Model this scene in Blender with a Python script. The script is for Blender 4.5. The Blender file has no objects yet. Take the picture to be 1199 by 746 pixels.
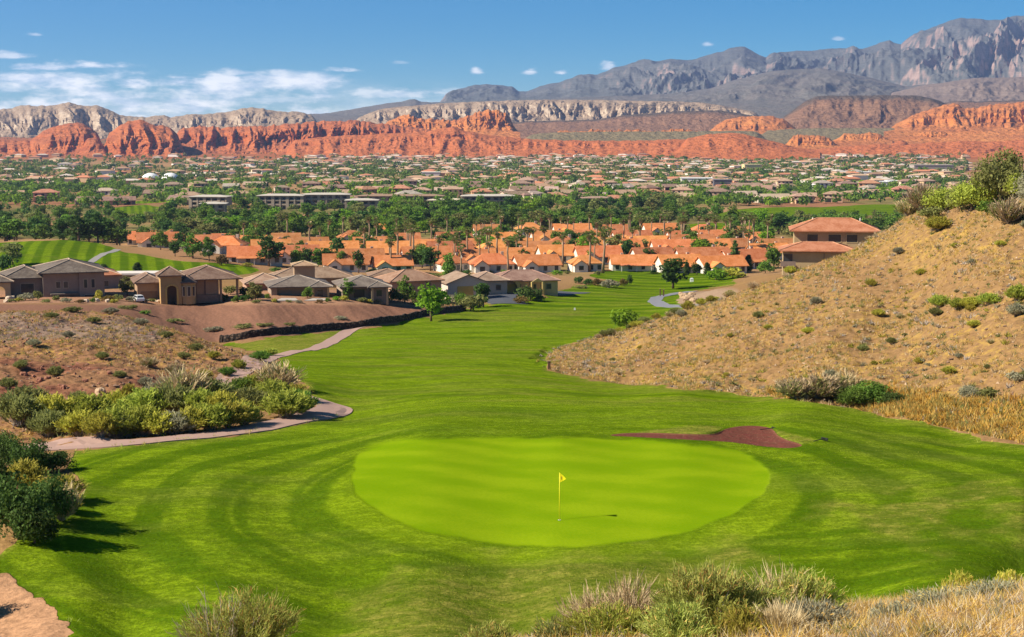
import bpy, math, random
import numpy as np
from mathutils import Vector, Matrix

SC = bpy.context.scene
COL = SC.collection
RNG = random.Random(7)
NR = np.random.default_rng(11)
rad = math.radians

# ------------------------------------------------------------------ camera
F, CX, CY, TH = 1800.0, 599.5, 373.0, rad(7.062)
cT, sT = math.cos(TH), math.sin(TH)

def p2ts(px, py):
    """photo pixel -> (x/y, z/y) of its ray; the camera is the origin, +Y ahead"""
    u = (np.asarray(px, float) - CX) / F
    v = (CY - np.asarray(py, float)) / F
    yy = cT + v * sT
    return u / yy, (-sT + v * cT) / yy

def xyz2p(x, y, z):
    f = y * cT - z * sT
    v = (y * sT + z * cT) / f
    return CX + F * x / f, CY - F * v

cam = bpy.data.cameras.new('camera')
cam_ob = bpy.data.objects.new('camera', cam)
COL.objects.link(cam_ob)
cam_ob.rotation_euler = (math.pi / 2 - TH, 0, 0)
cam.sensor_width = 36
cam.lens = F / 1199 * 36
cam.clip_start, cam.clip_end = 0.5, 60000
SC.camera = cam_ob

# ------------------------------------------------------------------ numpy noise
_PM = np.random.default_rng(5).permutation(4096).astype(np.int32); _PM2 = np.concatenate([_PM, _PM])
_GA = np.random.default_rng(6).uniform(0, 2 * math.pi, 4096).astype(np.float32); _GC, _GSN = np.cos(_GA), np.sin(_GA)
def gnoise(x, y, seed=0):
    """2-D gradient noise"""
    x, y = np.broadcast_arrays(np.asarray(x, np.float32), np.asarray(y, np.float32))
    x = x + np.float32(seed * 7.31 % 91); y = y + np.float32(seed * 3.77 % 57)
    flx, fly = np.floor(x), np.floor(y)
    ix, iy = flx.astype(np.int32) & 4095, fly.astype(np.int32) & 4095
    fx, fy = x - flx, y - fly
    p0 = _PM[ix]; p1 = _PM[(ix + 1) & 4095]
    def g(p, i, j):
        h = _PM2[p + ((iy + j) & 4095)]
        return _GC[h] * (fx - i) + _GSN[h] * (fy - j)
    sx = fx * fx * fx * (fx * (fx * 6 - 15) + 10)
    sy = fy * fy * fy * (fy * (fy * 6 - 15) + 10)
    a = g(p0, 0, 0); a += (g(p1, 1, 0) - a) * sx
    b = g(p0, 0, 1); b += (g(p1, 1, 1) - b) * sx
    return ((a + (b - a) * sy) * 1.5).astype(np.float64)

def fbm(x, y, seed=0, oc=4, gain=.5):
    o, a, f = 0., 1., 1.
    for k in range(oc):
        o = o + a * gnoise(x * f, y * f, seed + k * 17); a *= gain; f *= 2.03
    return o

def ridged(x, y, seed=0, oc=4, gain=.5):
    o, a, f = 0., 1., 1.
    for k in range(oc):
        o = o + a * (1 - 2 * np.abs(gnoise(x * f, y * f, seed + k * 31))); a *= gain; f *= 2.1
    return o / 1.9

def sstep(a, b, x):
    t = np.clip((x - a) / (b - a), 0, 1)
    return t * t * (3 - 2 * t)

# ------------------------------------------------------------------ node helper
class NT:
    """tiny node-tree writer"""
    def __init__(s, name):
        s.mat = bpy.data.materials.new(name); s.mat.use_nodes = True
        s.t = s.mat.node_tree; s.t.nodes.clear()
    def n(s, typ, **kw):
        nd = s.t.nodes.new(typ)
        for k, v in kw.items(): setattr(nd, k, v)
        return nd
    def put(s, sock, v):
        if hasattr(v, 'is_linked') or hasattr(v, 'links'): s.t.links.new(v, sock)
        elif v is not None:
            if isinstance(v, (tuple, list)) and sock.type == 'RGBA' and len(v) == 3: v = (*v, 1)
            sock.default_value = v
    def math(s, op, a, b=None, c=None, clamp=False):
        nd = s.n('ShaderNodeMath', operation=op, use_clamp=clamp)
        for i, v in enumerate((a, b, c)):
            if v is not None: s.put(nd.inputs[i], v)
        return nd.outputs[0]
    def mix(s, f, a, b, blend='MIX'):
        nd = s.n('ShaderNodeMix', data_type='RGBA', blend_type=blend)
        s.put(nd.inputs[0], f); s.put(nd.inputs[6], a); s.put(nd.inputs[7], b)
        return nd.outputs[2]
    def mixf(s, f, a, b):
        nd = s.n('ShaderNodeMix', data_type='FLOAT')
        s.put(nd.inputs[0], f); s.put(nd.inputs[2], a); s.put(nd.inputs[3], b)
        return nd.outputs[0]
    def ramp(s, f, a, b):
        nd = s.n('ShaderNodeMapRange', interpolation_type='SMOOTHSTEP')
        s.put(nd.inputs[0], f); nd.inputs[1].default_value = a; nd.inputs[2].default_value = b
        return nd.outputs[0]
    def pos(s, scale=(1, 1, 1), rot=(0, 0, 0)):
        g = s.n('ShaderNodeNewGeometry')
        m = s.n('ShaderNodeMapping'); m.inputs['Scale'].default_value = scale; m.inputs['Rotation'].default_value = rot
        s.put(m.inputs[0], g.outputs['Position']); return m.outputs[0]
    def obj(s, scale=(1, 1, 1)):
        g = s.n('ShaderNodeTexCoord')
        m = s.n('ShaderNodeMapping'); m.inputs['Scale'].default_value = scale
        s.put(m.inputs[0], g.outputs['Object']); return m.outputs[0]
    def noise(s, vec, scale=1., detail=3., rough=.55):
        nd = s.n('ShaderNodeTexNoise'); s.put(nd.inputs['Vector'], vec)
        nd.inputs['Scale'].default_value = scale; nd.inputs['Detail'].default_value = detail; nd.inputs['Roughness'].default_value = rough
        return nd.outputs[0]
    def voro(s, vec, scale=1., feature='F1', out='Distance'):
        nd = s.n('ShaderNodeTexVoronoi', feature=feature); s.put(nd.inputs['Vector'], vec); nd.inputs['Scale'].default_value = scale
        return nd.outputs[out]
    def attr(s, name):
        nd = s.n('ShaderNodeAttribute', attribute_name=name); return nd
    def bump(s, h, strength=.5, dist=.1, normal=None):
        nd = s.n('ShaderNodeBump'); nd.inputs['Strength'].default_value = strength; nd.inputs['Distance'].default_value = dist
        s.put(nd.inputs['Height'], h)
        if normal is not None: s.put(nd.inputs['Normal'], normal)
        return nd.outputs[0]
    def out(s, col, rough=.9, normal=None, spec=.2, trans=0., transcol=None, metal=0.):
        b = s.n('ShaderNodeBsdfPrincipled')
        s.put(b.inputs['Base Color'], col); s.put(b.inputs['Roughness'], rough)
        b.inputs['Specular IOR Level'].default_value = spec; b.inputs['Metallic'].default_value = metal
        if normal is not None: s.put(b.inputs['Normal'], normal)
        sh = b.outputs[0]
        if trans:
            tr = s.n('ShaderNodeBsdfTranslucent'); s.put(tr.inputs[0], transcol if transcol is not None else col)
            m = s.n('ShaderNodeMixShader'); m.inputs[0].default_value = trans
            s.put(m.inputs[1], sh); s.put(m.inputs[2], tr.outputs[0]); sh = m.outputs[0]
        o = s.n('ShaderNodeOutputMaterial'); s.put(o.inputs['Surface'], sh)
        return s.mat

def solid(name, col, rough=.8, var=.15, scale=3., spec=.3, bump=0., metal=0.):
    t = NT(name)
    n = t.noise(t.pos(), scale, 4)
    c = t.mix(n, tuple(x * (1 - var) for x in col), tuple(min(1, x * (1 + var)) for x in col))
    return t.out(c, rough, t.bump(n, bump, .05) if bump else None, spec, metal=metal)

# ------------------------------------------------------------------ mesh helpers
def mesh_np(name, V, Q, smooth=True, mats=(), mi=None):
    """numpy verts (n,3) and faces (m,k) -> mesh"""
    V = np.ascontiguousarray(V, np.float32); Q = np.ascontiguousarray(Q, np.int32)
    me = bpy.data.meshes.new(name)
    k = Q.shape[1]
    me.vertices.add(len(V)); me.vertices.foreach_set('co', V.ravel())
    me.loops.add(Q.size); me.loops.foreach_set('vertex_index', Q.ravel())
    me.polygons.add(len(Q)); me.polygons.foreach_set('loop_start', np.arange(0, Q.size, k, dtype=np.int32))
    me.update(calc_edges=True)
    me.polygons.foreach_set('use_smooth', np.full(len(Q), smooth))
    for m in mats: me.materials.append(m)
    if mi is not None: me.polygons.foreach_set('material_index', np.ascontiguousarray(mi, np.int32))
    return me

def add_attr(me, name, arr):
    a = me.attributes.new(name, 'FLOAT_COLOR', 'POINT')
    a.data.foreach_set('color', np.ascontiguousarray(arr, np.float32).ravel())

def link(o, parent=None):
    COL.objects.link(o)
    if parent is not None: o.parent = parent
    return o

class MB:
    """collects pieces of ONE mesh object"""
    def __init__(s): s.v = []; s.f = []; s.m = []; s.k = 0
    def mat(s, k): s.k = k; return s
    def face(s, pts):
        b = len(s.v); s.v += [tuple(p) for p in pts]; s.f.append(tuple(range(b, b + len(pts)))); s.m.append(s.k)
    def poly(s, v, f):
        b = len(s.v); s.v += [tuple(p) for p in v]
        for q in f: s.f.append(tuple(b + i for i in q)); s.m.append(s.k)
    def box(s, x0, x1, y0, y1, z0, z1):
        s.poly([(x0, y0, z0), (x1, y0, z0), (x1, y1, z0), (x0, y1, z0), (x0, y0, z1), (x1, y0, z1), (x1, y1, z1), (x0, y1, z1)],
               [(0, 3, 2, 1), (4, 5, 6, 7), (0, 1, 5, 4), (1, 2, 6, 5), (2, 3, 7, 6), (3, 0, 4, 7)])
    def tube(s, pts, rads, n=8, cap=True):
        pts = [Vector(p) for p in pts]; b = len(s.v)
        for i, p in enumerate(pts):
            d = (pts[min(i + 1, len(pts) - 1)] - pts[max(i - 1, 0)]).normalized()
            a = d.cross(Vector((0, 0, 1)) if abs(d.z) < .9 else Vector((1, 0, 0))).normalized(); c = d.cross(a)
            for j in range(n):
                w = 2 * math.pi * j / n
                s.v.append(tuple(p + (a * math.cos(w) + c * math.sin(w)) * rads[i]))
        for i in range(len(pts) - 1):
            for j in range(n):
                k = (j + 1) % n
                s.f.append((b + i * n + j, b + i * n + k, b + (i + 1) * n + k, b + (i + 1) * n + j)); s.m.append(s.k)
        if cap:
            s.f.append(tuple(b + j for j in reversed(range(n)))); s.m.append(s.k)
            e = b + (len(pts) - 1) * n
            s.f.append(tuple(e + j for j in range(n))); s.m.append(s.k)
    def ring(s, prof, n=12, c=(0, 0, 0)):
        """lathe: prof list of (r,z)"""
        b = len(s.v)
        for r, z in prof:
            for j in range(n):
                w = 2 * math.pi * j / n
                s.v.append((c[0] + r * math.cos(w), c[1] + r * math.sin(w), c[2] + z))
        for i in range(len(prof) - 1):
            for j in range(n):
                k = (j + 1) % n
                s.f.append((b + i * n + j, b + i * n + k, b + (i + 1) * n + k, b + (i + 1) * n + j)); s.m.append(s.k)
    def mesh(s, name, mats, smooth=False):
        me = bpy.data.meshes.new(name); me.from_pydata(s.v, [], s.f)
        for m in (mats if isinstance(mats, (list, tuple)) else [mats]): me.materials.append(m)
        me.polygons.foreach_set('material_index', s.m)
        me.polygons.foreach_set('use_smooth', [smooth] * len(s.f))
        me.validate(); me.update(); return me
    def build(s, name, mats, parent=None, smooth=False):
        return link(bpy.data.objects.new(name, s.mesh(name, mats, smooth)), parent)

LABELS = {}
def tag(o, label=None, cat=None, group=None, kind=None):
    if label:
        o['label'] = label
        LABELS.setdefault(label, []).append(o.name)
    if cat: o['category'] = cat
    if group: o['group'] = group
    if kind: o['kind'] = kind
    return o

def thing(name, label, cat, loc=(0, 0, 0), rz=0., group=None, scale=1.):
    o = bpy.data.objects.new(name, None); COL.objects.link(o)
    o.location = loc; o.rotation_euler = (0, 0, rz); o.empty_display_size = .3
    o.scale = (scale,) * 3 if isinstance(scale, (int, float)) else scale
    return tag(o, label, cat, group)

def copy_tree(o, parent=None):
    c = o.copy(); COL.objects.link(c)
    if parent is not None: c.parent = parent
    for ch in list(o.children): copy_tree(ch, c)
    return c

def part(name, me, parent):
    return link(bpy.data.objects.new(name, me), parent)
SKYV, HAZE, EXPO = 0.86, 4.6e-5, 0.92
# ------------------------------------------------------------------ terrain: sight-line profile from control points
CP = [  # (px, py, distance)
 # knoll the photographer stands on
 (-250,1200,7),(0,1200,7),(600,1150,7),(1199,1100,7),(1450,1100,7),(-250,900,16),(0,880,16),(300,850,16),(600,800,16),(900,765,16),(1199,735,16),(1450,725,16),
 (-250,790,25),(0,780,25),(270,777,25),(450,775,25),(620,756,24),(800,738,24),(900,728,25),(1000,717,26),(1100,704,27),(1199,692,28),(1400,676,28),
 (0,765,38),(270,765,38),(620,757,38),(800,742,38),(1000,724,40),(1199,704,42),(1400,690,42),
 # green and its surrounds
 (-200,735,52),(0,735,52),(150,742,51),(400,745,51),(600,746,51),(820,728,53),(1000,704,55),(1199,672,59),(1400,650,60),
 (100,690,55.5),(0,650,59),(-200,650,59),(300,690,56),(500,690,56),(650,690,56.5),(850,668,59),(1000,650,60),(1199,618,63),
 (650,640,62.3),(500,628,63.5),(800,630,63.5),(655,609,66.5),(410,575,71),(905,565,72),(655,560,73.5),(655,512,82.6),(500,514,82.2),(800,516,82),
 (200,600,67.5),(100,560,75),(250,560,74),(0,560,75),(-200,560,76),(1000,590,67.5),(1100,560,72),(1199,560,72),(1400,560,74),(1000,530,79.5),
 (60,520,90),(250,514,88),(-200,520,90),(400,484,104),(900,522,82),(830,506,85.5),(920,500,86.5),(1000,500,90),(1199,517,86),(1400,512,88),(1080,505,92),
 (650,500,88),(650,480,97.5),(500,480,98),(800,480,99),(650,460,114),(500,460,114),(800,462,112),(600,440,135),(480,440,135),(600,420,168),(500,420,165),(520,400,210),(600,400,208),(560,380,258),(640,380,255),
 (620,360,310),(560,362,305),(650,345,360),(700,335,400),(600,338,390),(750,326,450),
 (380,470,109),(345,450,119),(330,432,140),(300,438,132),(340,412,186),(410,386,250),(360,420,166),(450,400,212),(420,440,136),(470,375,272),
 # left hill
 (300,470,109),(200,480,104),(100,490,100),(0,500,97),(-200,500,97),(0,470,106),(0,440,118),(0,400,142),(0,366,180),(0,374,205),(0,363,238),(-200,440,118),(-200,400,142),(-200,364,180),(-200,374,205),(-200,360,240),
 (140,440,122),(140,400,148),(140,370,180),(140,379,203),(60,366,181),(200,387,168),(200,397,196),(260,407,160),(255,411,185),(220,440,130),(300,428,143),(290,416,172),(250,455,117),
 (255,401,233),(350,389,242),(430,382,252),(520,366,287),
 (0,353,262),(-200,353,262),(150,356,263),(300,355.5,266),(400,355.5,277),(470,356,294),(530,357,316),
 (0,345.5,281),(150,346.5,282),(300,347.5,285),(400,348,292),(0,338,300),(150,338,300),(300,338,305),(400,338,312),(500,344,350),(-200,338,300),(590,349,330),(640,343,360),
 # right hill
 (640,420,172),(740,449,133),(840,456,120),(900,463,114),(1000,477,104),(1040,484,101),(1120,498,95),
 (700,399,190),(750,383,182),(800,365,176),(850,349,172),(900,333,170),(960,311,170),(1020,284,170),(1080,250,168),(1140,240,160),(1199,232,150),(1290,215,150),(1450,190,150),
 (820,400,150),(900,400,140),(1050,380,132),(1199,380,112),(1199,300,130),(1080,310,150),(980,360,145),(1100,430,110),(980,430,117),(1199,450,98),(1400,400,105),(1400,300,125),(740,410,160),
 (700,394,215),(750,385,212),(800,382,215),(850,372,215),(900,362,215),(960,340,215),(1020,325,218),(1080,305,218),(1199,295,210),(1400,290,210),
 (690,386,245),(740,380,255),(790,366,280),(740,362,300),(780,350,340),(800,353,310),(840,338,330),(850,344,352),(880,332,310),(930,322,300),(1000,320,300),(1100,316,300),(1250,314,300),(1400,312,300),
 (840,328,420),(900,322,400),(1000,318,420),(1200,316,420),(1400,316,420),
 # left golf slope
 (50,328,400),(50,285,505),(-150,328,400),(-150,285,505),(150,322,412),(150,299,470),(240,323,412),(230,308,455),(310,318,440),(350,330,390),(450,328,400),
 (50,284,600),(-150,284,600),(150,292,560),
 # valley floor
 (300,300,560),(600,318,480),(450,318,480),(750,318,480),(900,314,500),(600,300,570),(800,300,570),(450,300,570),(1000,302,560),(1300,302,560),
]
for D_, y_ in ((700, 280), (900, 260), (1180, 240), (1600, 220), (2150, 205), (2700, 195), (3300, 187), (4200, 172), (6000, 152.5), (9000, 147.5), (15000, 146)):
    for x_ in (-250, 0, 300, 600, 900, 1200, 1450):
        CP.append((x_, y_, D_))
CP = np.array(CP, float)
_t, _s = p2ts(CP[:, 0], CP[:, 1])
LK = 400.0
def _uv(t, D): return np.stack([np.asarray(t) * F, LK * np.log(np.asarray(D, float))], -1) / 400.0
_P = _uv(_t, CP[:, 2])
_n = len(_P)
def _phi(d2): return .5 * d2 * np.log(np.maximum(d2, 1e-12))
_d2 = ((_P[:, None] - _P[None]) ** 2).sum(-1)
_K = _phi(_d2) + np.eye(_n) * 2e-4
_A = np.zeros((_n + 3, _n + 3)); _A[:_n, :_n] = _K
_A[:_n, _n] = 1; _A[:_n, _n + 1:] = _P; _A[_n:, :_n] = _A[:_n, _n:].T
_w = np.linalg.solve(_A, np.concatenate([_s, [0, 0, 0]]))
def tps(t, D):
    q = _uv(np.clip(t, p2ts(-260, 373)[0], p2ts(1460, 373)[0]), D); sh = q.shape[:-1]; q = q.reshape(-1, 2); o = np.empty(len(q))
    for i in range(0, len(q), 20000):
        b = q[i:i + 20000]
        d2 = ((b[:, None] - _P[None]) ** 2).sum(-1)
        o[i:i + 20000] = _phi(d2) @ _w[:_n] + _w[_n] + b @ _w[_n + 1:]
    return o.reshape(sh)

# grid: columns are straight lines of sight, rows are distances (a polar-like fan, finest where it shows largest)
_px = np.concatenate([np.arange(-900, -260, 16), np.arange(-260, 1460, 2.0), np.arange(1460, 2100, 16)])
GT = (_px - CX) / F
def _rows():
    L = [np.log(4.)]
    def go(D1, st):
        n = max(2, int(round((math.log(D1) - L[-1]) / st)))
        L.extend(np.linspace(L[-1], math.log(D1), n + 1)[1:])
    go(48, .014); go(125, .0026); go(460, .0042); go(1200, .006); go(4000, .009); go(15000, .02)
    return np.exp(np.array(L))
GD = _rows()
NXg, NYg = len(GT), len(GD)
# TPS on a coarser grid, then bilinear up
_cj = np.unique(np.concatenate([np.arange(0, NXg, 5), [NXg - 1]])); _ci = np.unique(np.concatenate([np.arange(0, NYg, 4), [NYg - 1]]))
_cs = tps(*np.meshgrid(GT[_cj], GD[_ci]))
_tmp = np.stack([np.interp(np.arange(NXg), _cj, r) for r in _cs])
_gi = np.arange(NYg); _i1 = np.clip(np.searchsorted(_ci, _gi, 'left'), 1, len(_ci) - 1); _i0 = _i1 - 1
_fr = ((_gi - _ci[_i0]) / (_ci[_i1] - _ci[_i0]))[:, None]
GS = _tmp[_i0] * (1 - _fr) + _tmp[_i1] * _fr
TT, DD = np.meshgrid(GT, GD)
GX, GY = TT * DD, DD
GZ = GS * DD
GPX, GPY = xyz2p(GX, GY, GZ)       # where each ground point falls in the photograph: used to read the regions off it

def sdist(poly, X, Y, pad=60):
    """signed distance in photo pixels, + inside"""
    poly = np.array(poly, float); o = np.full(X.shape, -999.)
    sel = (X > poly[:, 0].min() - pad) & (X < poly[:, 0].max() + pad) & (Y > poly[:, 1].min() - pad) & (Y < poly[:, 1].max() + pad)
    x, y = X[sel], Y[sel]
    d = np.full(x.shape, 1e9); ins = np.zeros(x.shape, bool)
    for (x0, y0), (x1, y1) in zip(poly, np.roll(poly, -1, 0)):
        dx, dy = x1 - x0, y1 - y0
        k = np.clip(((x - x0) * dx + (y - y0) * dy) / (dx * dx + dy * dy + 1e-9), 0, 1)
        d = np.minimum(d, np.hypot(x - x0 - k * dx, y - y0 - k * dy))
        c = ((y0 > y) != (y1 > y)) & (x < (x1 - x0) * (y - y0) / (y1 - y0 + 1e-12) + x0)
        ins ^= c
    o[sel] = np.where(ins, d, -d)
    return o
def smooth_poly(pts, n=3):
    p = np.array(pts, float)
    for _ in range(n):
        q = np.roll(p, -1, 0); p = np.stack([.75 * p + .25 * q, .25 * p + .75 * q], 1).reshape(-1, 2)
    return p
def region(poly, D0, D1, soft=2., wob=0., wsc=12., smooth=True, seed=3):
    d = sdist(smooth_poly(poly) if smooth else poly, GPX, GPY)
    if wob: d = d + wob * fbm(GX / wsc, GY / wsc, seed, 3)
    m = sstep(-soft, soft, d)
    return m * (DD > D0) * (DD < D1)

P_GREEN = [(410,560),(418,530),(445,517),(520,513),(640,512),(760,515),(850,524),(895,542),(905,560),(890,582),(850,606),(800,624),(740,636),(660,641),(590,640),(520,628),(460,610),(420,588)]
P_BUNK = [(706,509),(740,505),(800,508),(838,509),(850,500),(880,496),(905,500),(912,512),(945,521),(925,525),(890,523),(850,517),(800,514),(740,511)]
P_GRASS = [(-300,655),(0,652),(40,615),(92,590),(100,570),(78,548),(88,528),(150,522),(230,515),(300,506),(360,493),(398,486),(402,477),(372,472),(362,455),(345,442),(318,430),(330,420),(300,412),(262,403),(330,394),(430,384),(520,368),(560,358),(592,352),(640,346),(662,338),(690,333),(735,327),(745,318),(850,316),(862,332),(806,342),(792,352),(800,362),(770,375),(722,388),(692,396),(652,406),(640,415),(640,432),(690,445),(740,450),(840,457),(900,466),(960,472),(1000,480),(1040,489),(1100,497),(1150,514),(1199,521),(1500,535),(1500,690),(1199,690),(1000,725),(760,752),(650,775),(-300,790)]
m_green = region(P_GREEN, 55, 95, 2.6, 3.0, 2.6)
m_bunk = region(P_BUNK, 75, 96, .7)
_nz = fbm(GX / 5., GY / 5., 5, 4)
m_grass = region(P_GRASS, 44, 470, 2.2, 3.0, 3., smooth=False)
# bottom-left bare corner and the rubbed patches of the foreground slope
m_bare = region([(-60,655),(0,668),(30,690),(70,715),(96,760),(-60,760)], 44, 62, 4, 9, 1.5)
m_patch = region([(540,704),(590,690),(650,700),(720,725),(700,775),(560,775)], 30, 62, 14, 10, 1.6) * sstep(.05, .75, fbm(GX / 1.0, GY / 1.4, 91, 3)) * .0
m_grass = m_grass * (1 - m_bare) * (1 - m_patch)
_g2 = [([(-150,292),(20,283),(80,284),(130,291),(160,299),(210,307),(300,312),(306,320),(240,325),(140,323),(105,331),(-150,331)], 385, 545),
       ([(130,243),(184,240),(192,250),(150,258),(128,254)], 850, 1500), ([(786,263),(850,261),(858,270),(790,273)], 700, 1200),
       ([(830,250),(880,244),(1062,238),(1075,250),(930,256),(830,259)], 800, 1600), ([(440,318),(560,319),(560,324),(440,323)], 400, 520),
       ([(80,236),(200,234),(215,238),(80,240)], 1100, 1500), ([(640,255),(700,254),(700,258),(640,259)], 800, 1100), ([(690,315),(870,312),(870,330),(690,330)], 400, 520)]
for pl, d0, d1 in _g2: m_grass = np.maximum(m_grass, region(pl, d0, d1, .8, .6, 30.))
m_grass = np.maximum(m_grass, m_green) * (1 - m_bunk)

# elliptical distance about the green (metres): the mowers circle it
_gc = np.array([(658 - CX) / F * 71.5, 71.5])
_ex, _ey = (GX - _gc[0]) / 9.9, (GY - _gc[1]) / 10.4
_re = (np.sqrt(_ex ** 2 + _ey ** 2) - 1) * 10
_ang = np.arctan2(_ey, _ex)
_wr = _re + .35 * fbm(GX / 9., GY / 9., 21, 2)
_wr = _wr + .10 * fbm(GX / 3., GY / 3., 23, 2)
_ln = np.exp(-(((_wr / 1.55) % 1 - .5) / .11) ** 2) * sstep(-.1, .35, fbm(_ang * 4 + _wr * .3, _wr / 1.2, 27, 3))
st_ring = .47 * np.tanh(np.sin(_wr * 2 * math.pi / 3.6 + 1.2) * 3.) + .8 * _ln * (GPX < 640) + .22 * fbm(GX / 5., GY / 3.5, 25, 4)
st_ring = st_ring * (.45 + .55 * sstep(0, 4, np.abs(GX - _gc[0] + 1) - 7))
_fy = GX * .42 + GY + 3 * fbm(GX / 40, GY / 40, 8, 2)
st_far = np.tanh(np.sin(_fy * 2 * math.pi / 13.) * 1.6) * .8
st_mid = .55 + fbm(GX / 22., GY / 5., 33, 4) * .75 + .3 * np.tanh(3 * np.sin((GY + .25 * GX + 4 * fbm(GX / 30, GY / 30, 9, 2)) * 2 * math.pi / 17))
_kf = sstep(240, 300, GY); _km = sstep(84, 96, GY)
stripe = st_ring * (1 - _km) + st_mid * _km * (1 - _kf) + st_far * _kf
_st_left = .85 * np.tanh(3 * np.sin((GX * .88 + GY * .22) * 2 * math.pi / 4.6)) + .3 * fbm(GX / 14, GY / 30, 26, 3)
stripe = np.where((GPX < 330) & (DD > 380), _st_left * .8, stripe)
stripe_g = .26 * np.sin((GX * .5 + GY) * 2 * math.pi / 3.0) + .55 * fbm(GX / 5, GY / 3, 12, 4) + .3 * np.exp(-((GY - 73.4 - .006 * GX ** 2) / .35) ** 2)
stripe = stripe * (1 - m_green) + stripe_g * m_green
# the crease where the near slope meets the apron of the green: a pale line; the near slope's darker shading is painted in, with horizontal passes
_fold = GPY - np.interp(GPX, [-200, 240, 330, 420, 540, 650, 760, 870, 980, 1060, 1130, 1199, 1400], [600, 586, 612, 642, 663, 659, 643, 630, 615, 590, 568, 562, 560])
_nr = (DD > 47) * (DD < 84) * (1 - m_green)
_fw = sstep(0, 7, _fold) * sstep(400, 520, GPX) * _nr
stripe = stripe * (1 - _fw) + _fw * (-.45 + .75 * fbm(GX / 7., GY / .9, 28, 4) + .3 * np.sin(GY * 2 * math.pi / 2.4 + GX * .1))
stripe = stripe + .8 * np.exp(-((_fold + 1) / 2.6) ** 2) * _nr * sstep(300, 420, GPX) * (.6 + .6 * fbm(GX / 4, GY / 4, 29, 2))
# collar of the green: a band of slightly longer, lighter grass
collar = (sstep(-1.5, -1., _re) * (1 - sstep(.9, 1.5, _re + .25 * fbm(GX / 2, GY / 2, 30, 2)))) * (DD < 100) * (1 - m_green)
# dryness of the turf
dry = .35 * sstep(.1, .9, fbm(GX / 14, GY / 8, 44, 4)) * sstep(95, 120, GY) * (1 - sstep(200, 240, GY))
dry = dry + .75 * region([(400,690),(560,665),(720,650),(900,640),(900,700),(760,770),(420,790)], 44, 66, 25, 25, 2.)
dry = dry + .7 * region([(930,600),(1010,575),(1199,565),(1300,560),(1300,650),(1199,645),(1040,630)], 50, 80, 16, 20, 3.) * sstep(-.5, .4, fbm(GX / 3, GY / 3, 55, 4))
dry = dry + .8 * region([(255,404),(330,394),(425,384),(412,388),(380,404),(325,416),(300,424),(275,420)], 150, 262, 2, 1.5, 6.)
dry = dry + .95 * region([(735,508),(790,499),(850,497),(838,509),(790,509)], 75, 110, 2, 2, 3.) + .9 * region([(905,502),(925,508),(962,517),(935,522),(912,513)], 75, 96, 2, 1.5, 3.)
_edge = 1 - sstep(0, 9, sdist(P_GRASS, GPX, GPY)); dry = np.clip(dry + .55 * _edge * (GPY > 430) * (DD > 50), 0, 1) * (1 - m_green)
dry = dry + .45 * sstep(.15, .6, fbm(GX / 16, GY / 5, 45, 4)) * sstep(90, 110, GY) * (1 - sstep(380, 440, GY)) * (1 - m_green)
dry = dry + .5 * region([(470,372),(600,362),(700,362),(690,372),(560,378)], 200, 380, 3, 2, 15.) * .8

# soil colours (bare-surface reflectance, read per region)
def mixc(base, col, m): return base * (1 - m[..., None]) + np.array(col) * m[..., None]
soil = np.zeros(GX.shape + (3,)) + np.array((.315, .185, .080))
soil = mixc(soil, (.50, .28, .155), m_bare + m_patch)
soil = mixc(soil, (.36, .22, .082), sstep(0, .8, fbm(GX / 9, GY / 14, 61, 3)) * .7)
_red = region([(-100,418),(60,424),(160,434),(262,452),(215,472),(140,470),(60,474),(-100,480)], 95, 135, 5, 7, 8.)
_lefth = region([(-300,355),(0,356),(150,362),(250,395),(340,440),(350,480),(0,540),(-300,540)], 88, 200, 6)
soil = mixc(soil, (.33, .17, .088), _lefth * .9); soil = mixc(soil, (.24, .095, .06), _red * sstep(-.5, .3, fbm(GX / 6, GY / 9, 64, 3)))
soil = mixc(soil, (.27, .20, .165), .85 * region([(-100,372),(90,372),(150,374),(205,388),(190,402),(110,404),(-100,398)], 130, 185, 5, 7, 10.))
soil = mixc(soil, (.27, .135, .09), region([(-200,354),(130,357),(300,356),(520,357),(540,366),(420,384),(255,403),(200,396),(120,372),(-200,372)], 205, 300, 2))
soil = mixc(soil, (.42, .23, .14), region([(-200,340),(520,338),(600,345),(540,358),(300,357),(-200,356)], 255, 345, 2))
soil = mixc(soil, (.30, .165, .12), m_bunk * 0); soil = mixc(soil, (.150, .043, .036), m_bunk)
soil = mixc(soil, (.40, .28, .19), region([(775,357),(800,343),(840,336),(870,340),(850,352),(800,362)], 270, 380, 4))
# valley
_v = sstep(380, 470, GY)
_vn = fbm(GX / 120, GY / 220, 71, 4)
val = np.zeros_like(soil) + np.array((.42, .25, .12))
val = mixc(val, (.36, .17, .09), sstep(.0, .6, fbm(GX / 260, GY / 500, 73, 3)))
val = mixc(val, (.19, .20, .06), sstep(-.1, .5, _vn) * .75)
val = mixc(val, (.13, .15, .04), sstep(640, 720, GY) * (1 - sstep(1080, 1180, GY)) * sstep(-.5, .2, fbm(GX / 40, GY / 60, 74, 3)) * .8)
val = mixc(val, (.42, .14, .055), sstep(2900, 3500, GY + 300 * _vn + GX * .0))
_far = sstep(4600, 6500, GY); val = mixc(val, (.27, .17, .12), _far)
val = mixc(val, (.19, .165, .095), sstep(0, .5, fbm(GX / 500, GY / 700, 77, 3)) * sstep(3300, 4200, GY) * .8)
soil = soil * (1 - _v[..., None]) + val * _v[..., None]
# knoll in front
_kn = 1 - sstep(42, 50, GY); soil = mixc(soil, (.46, .29, .13), _kn)

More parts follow.
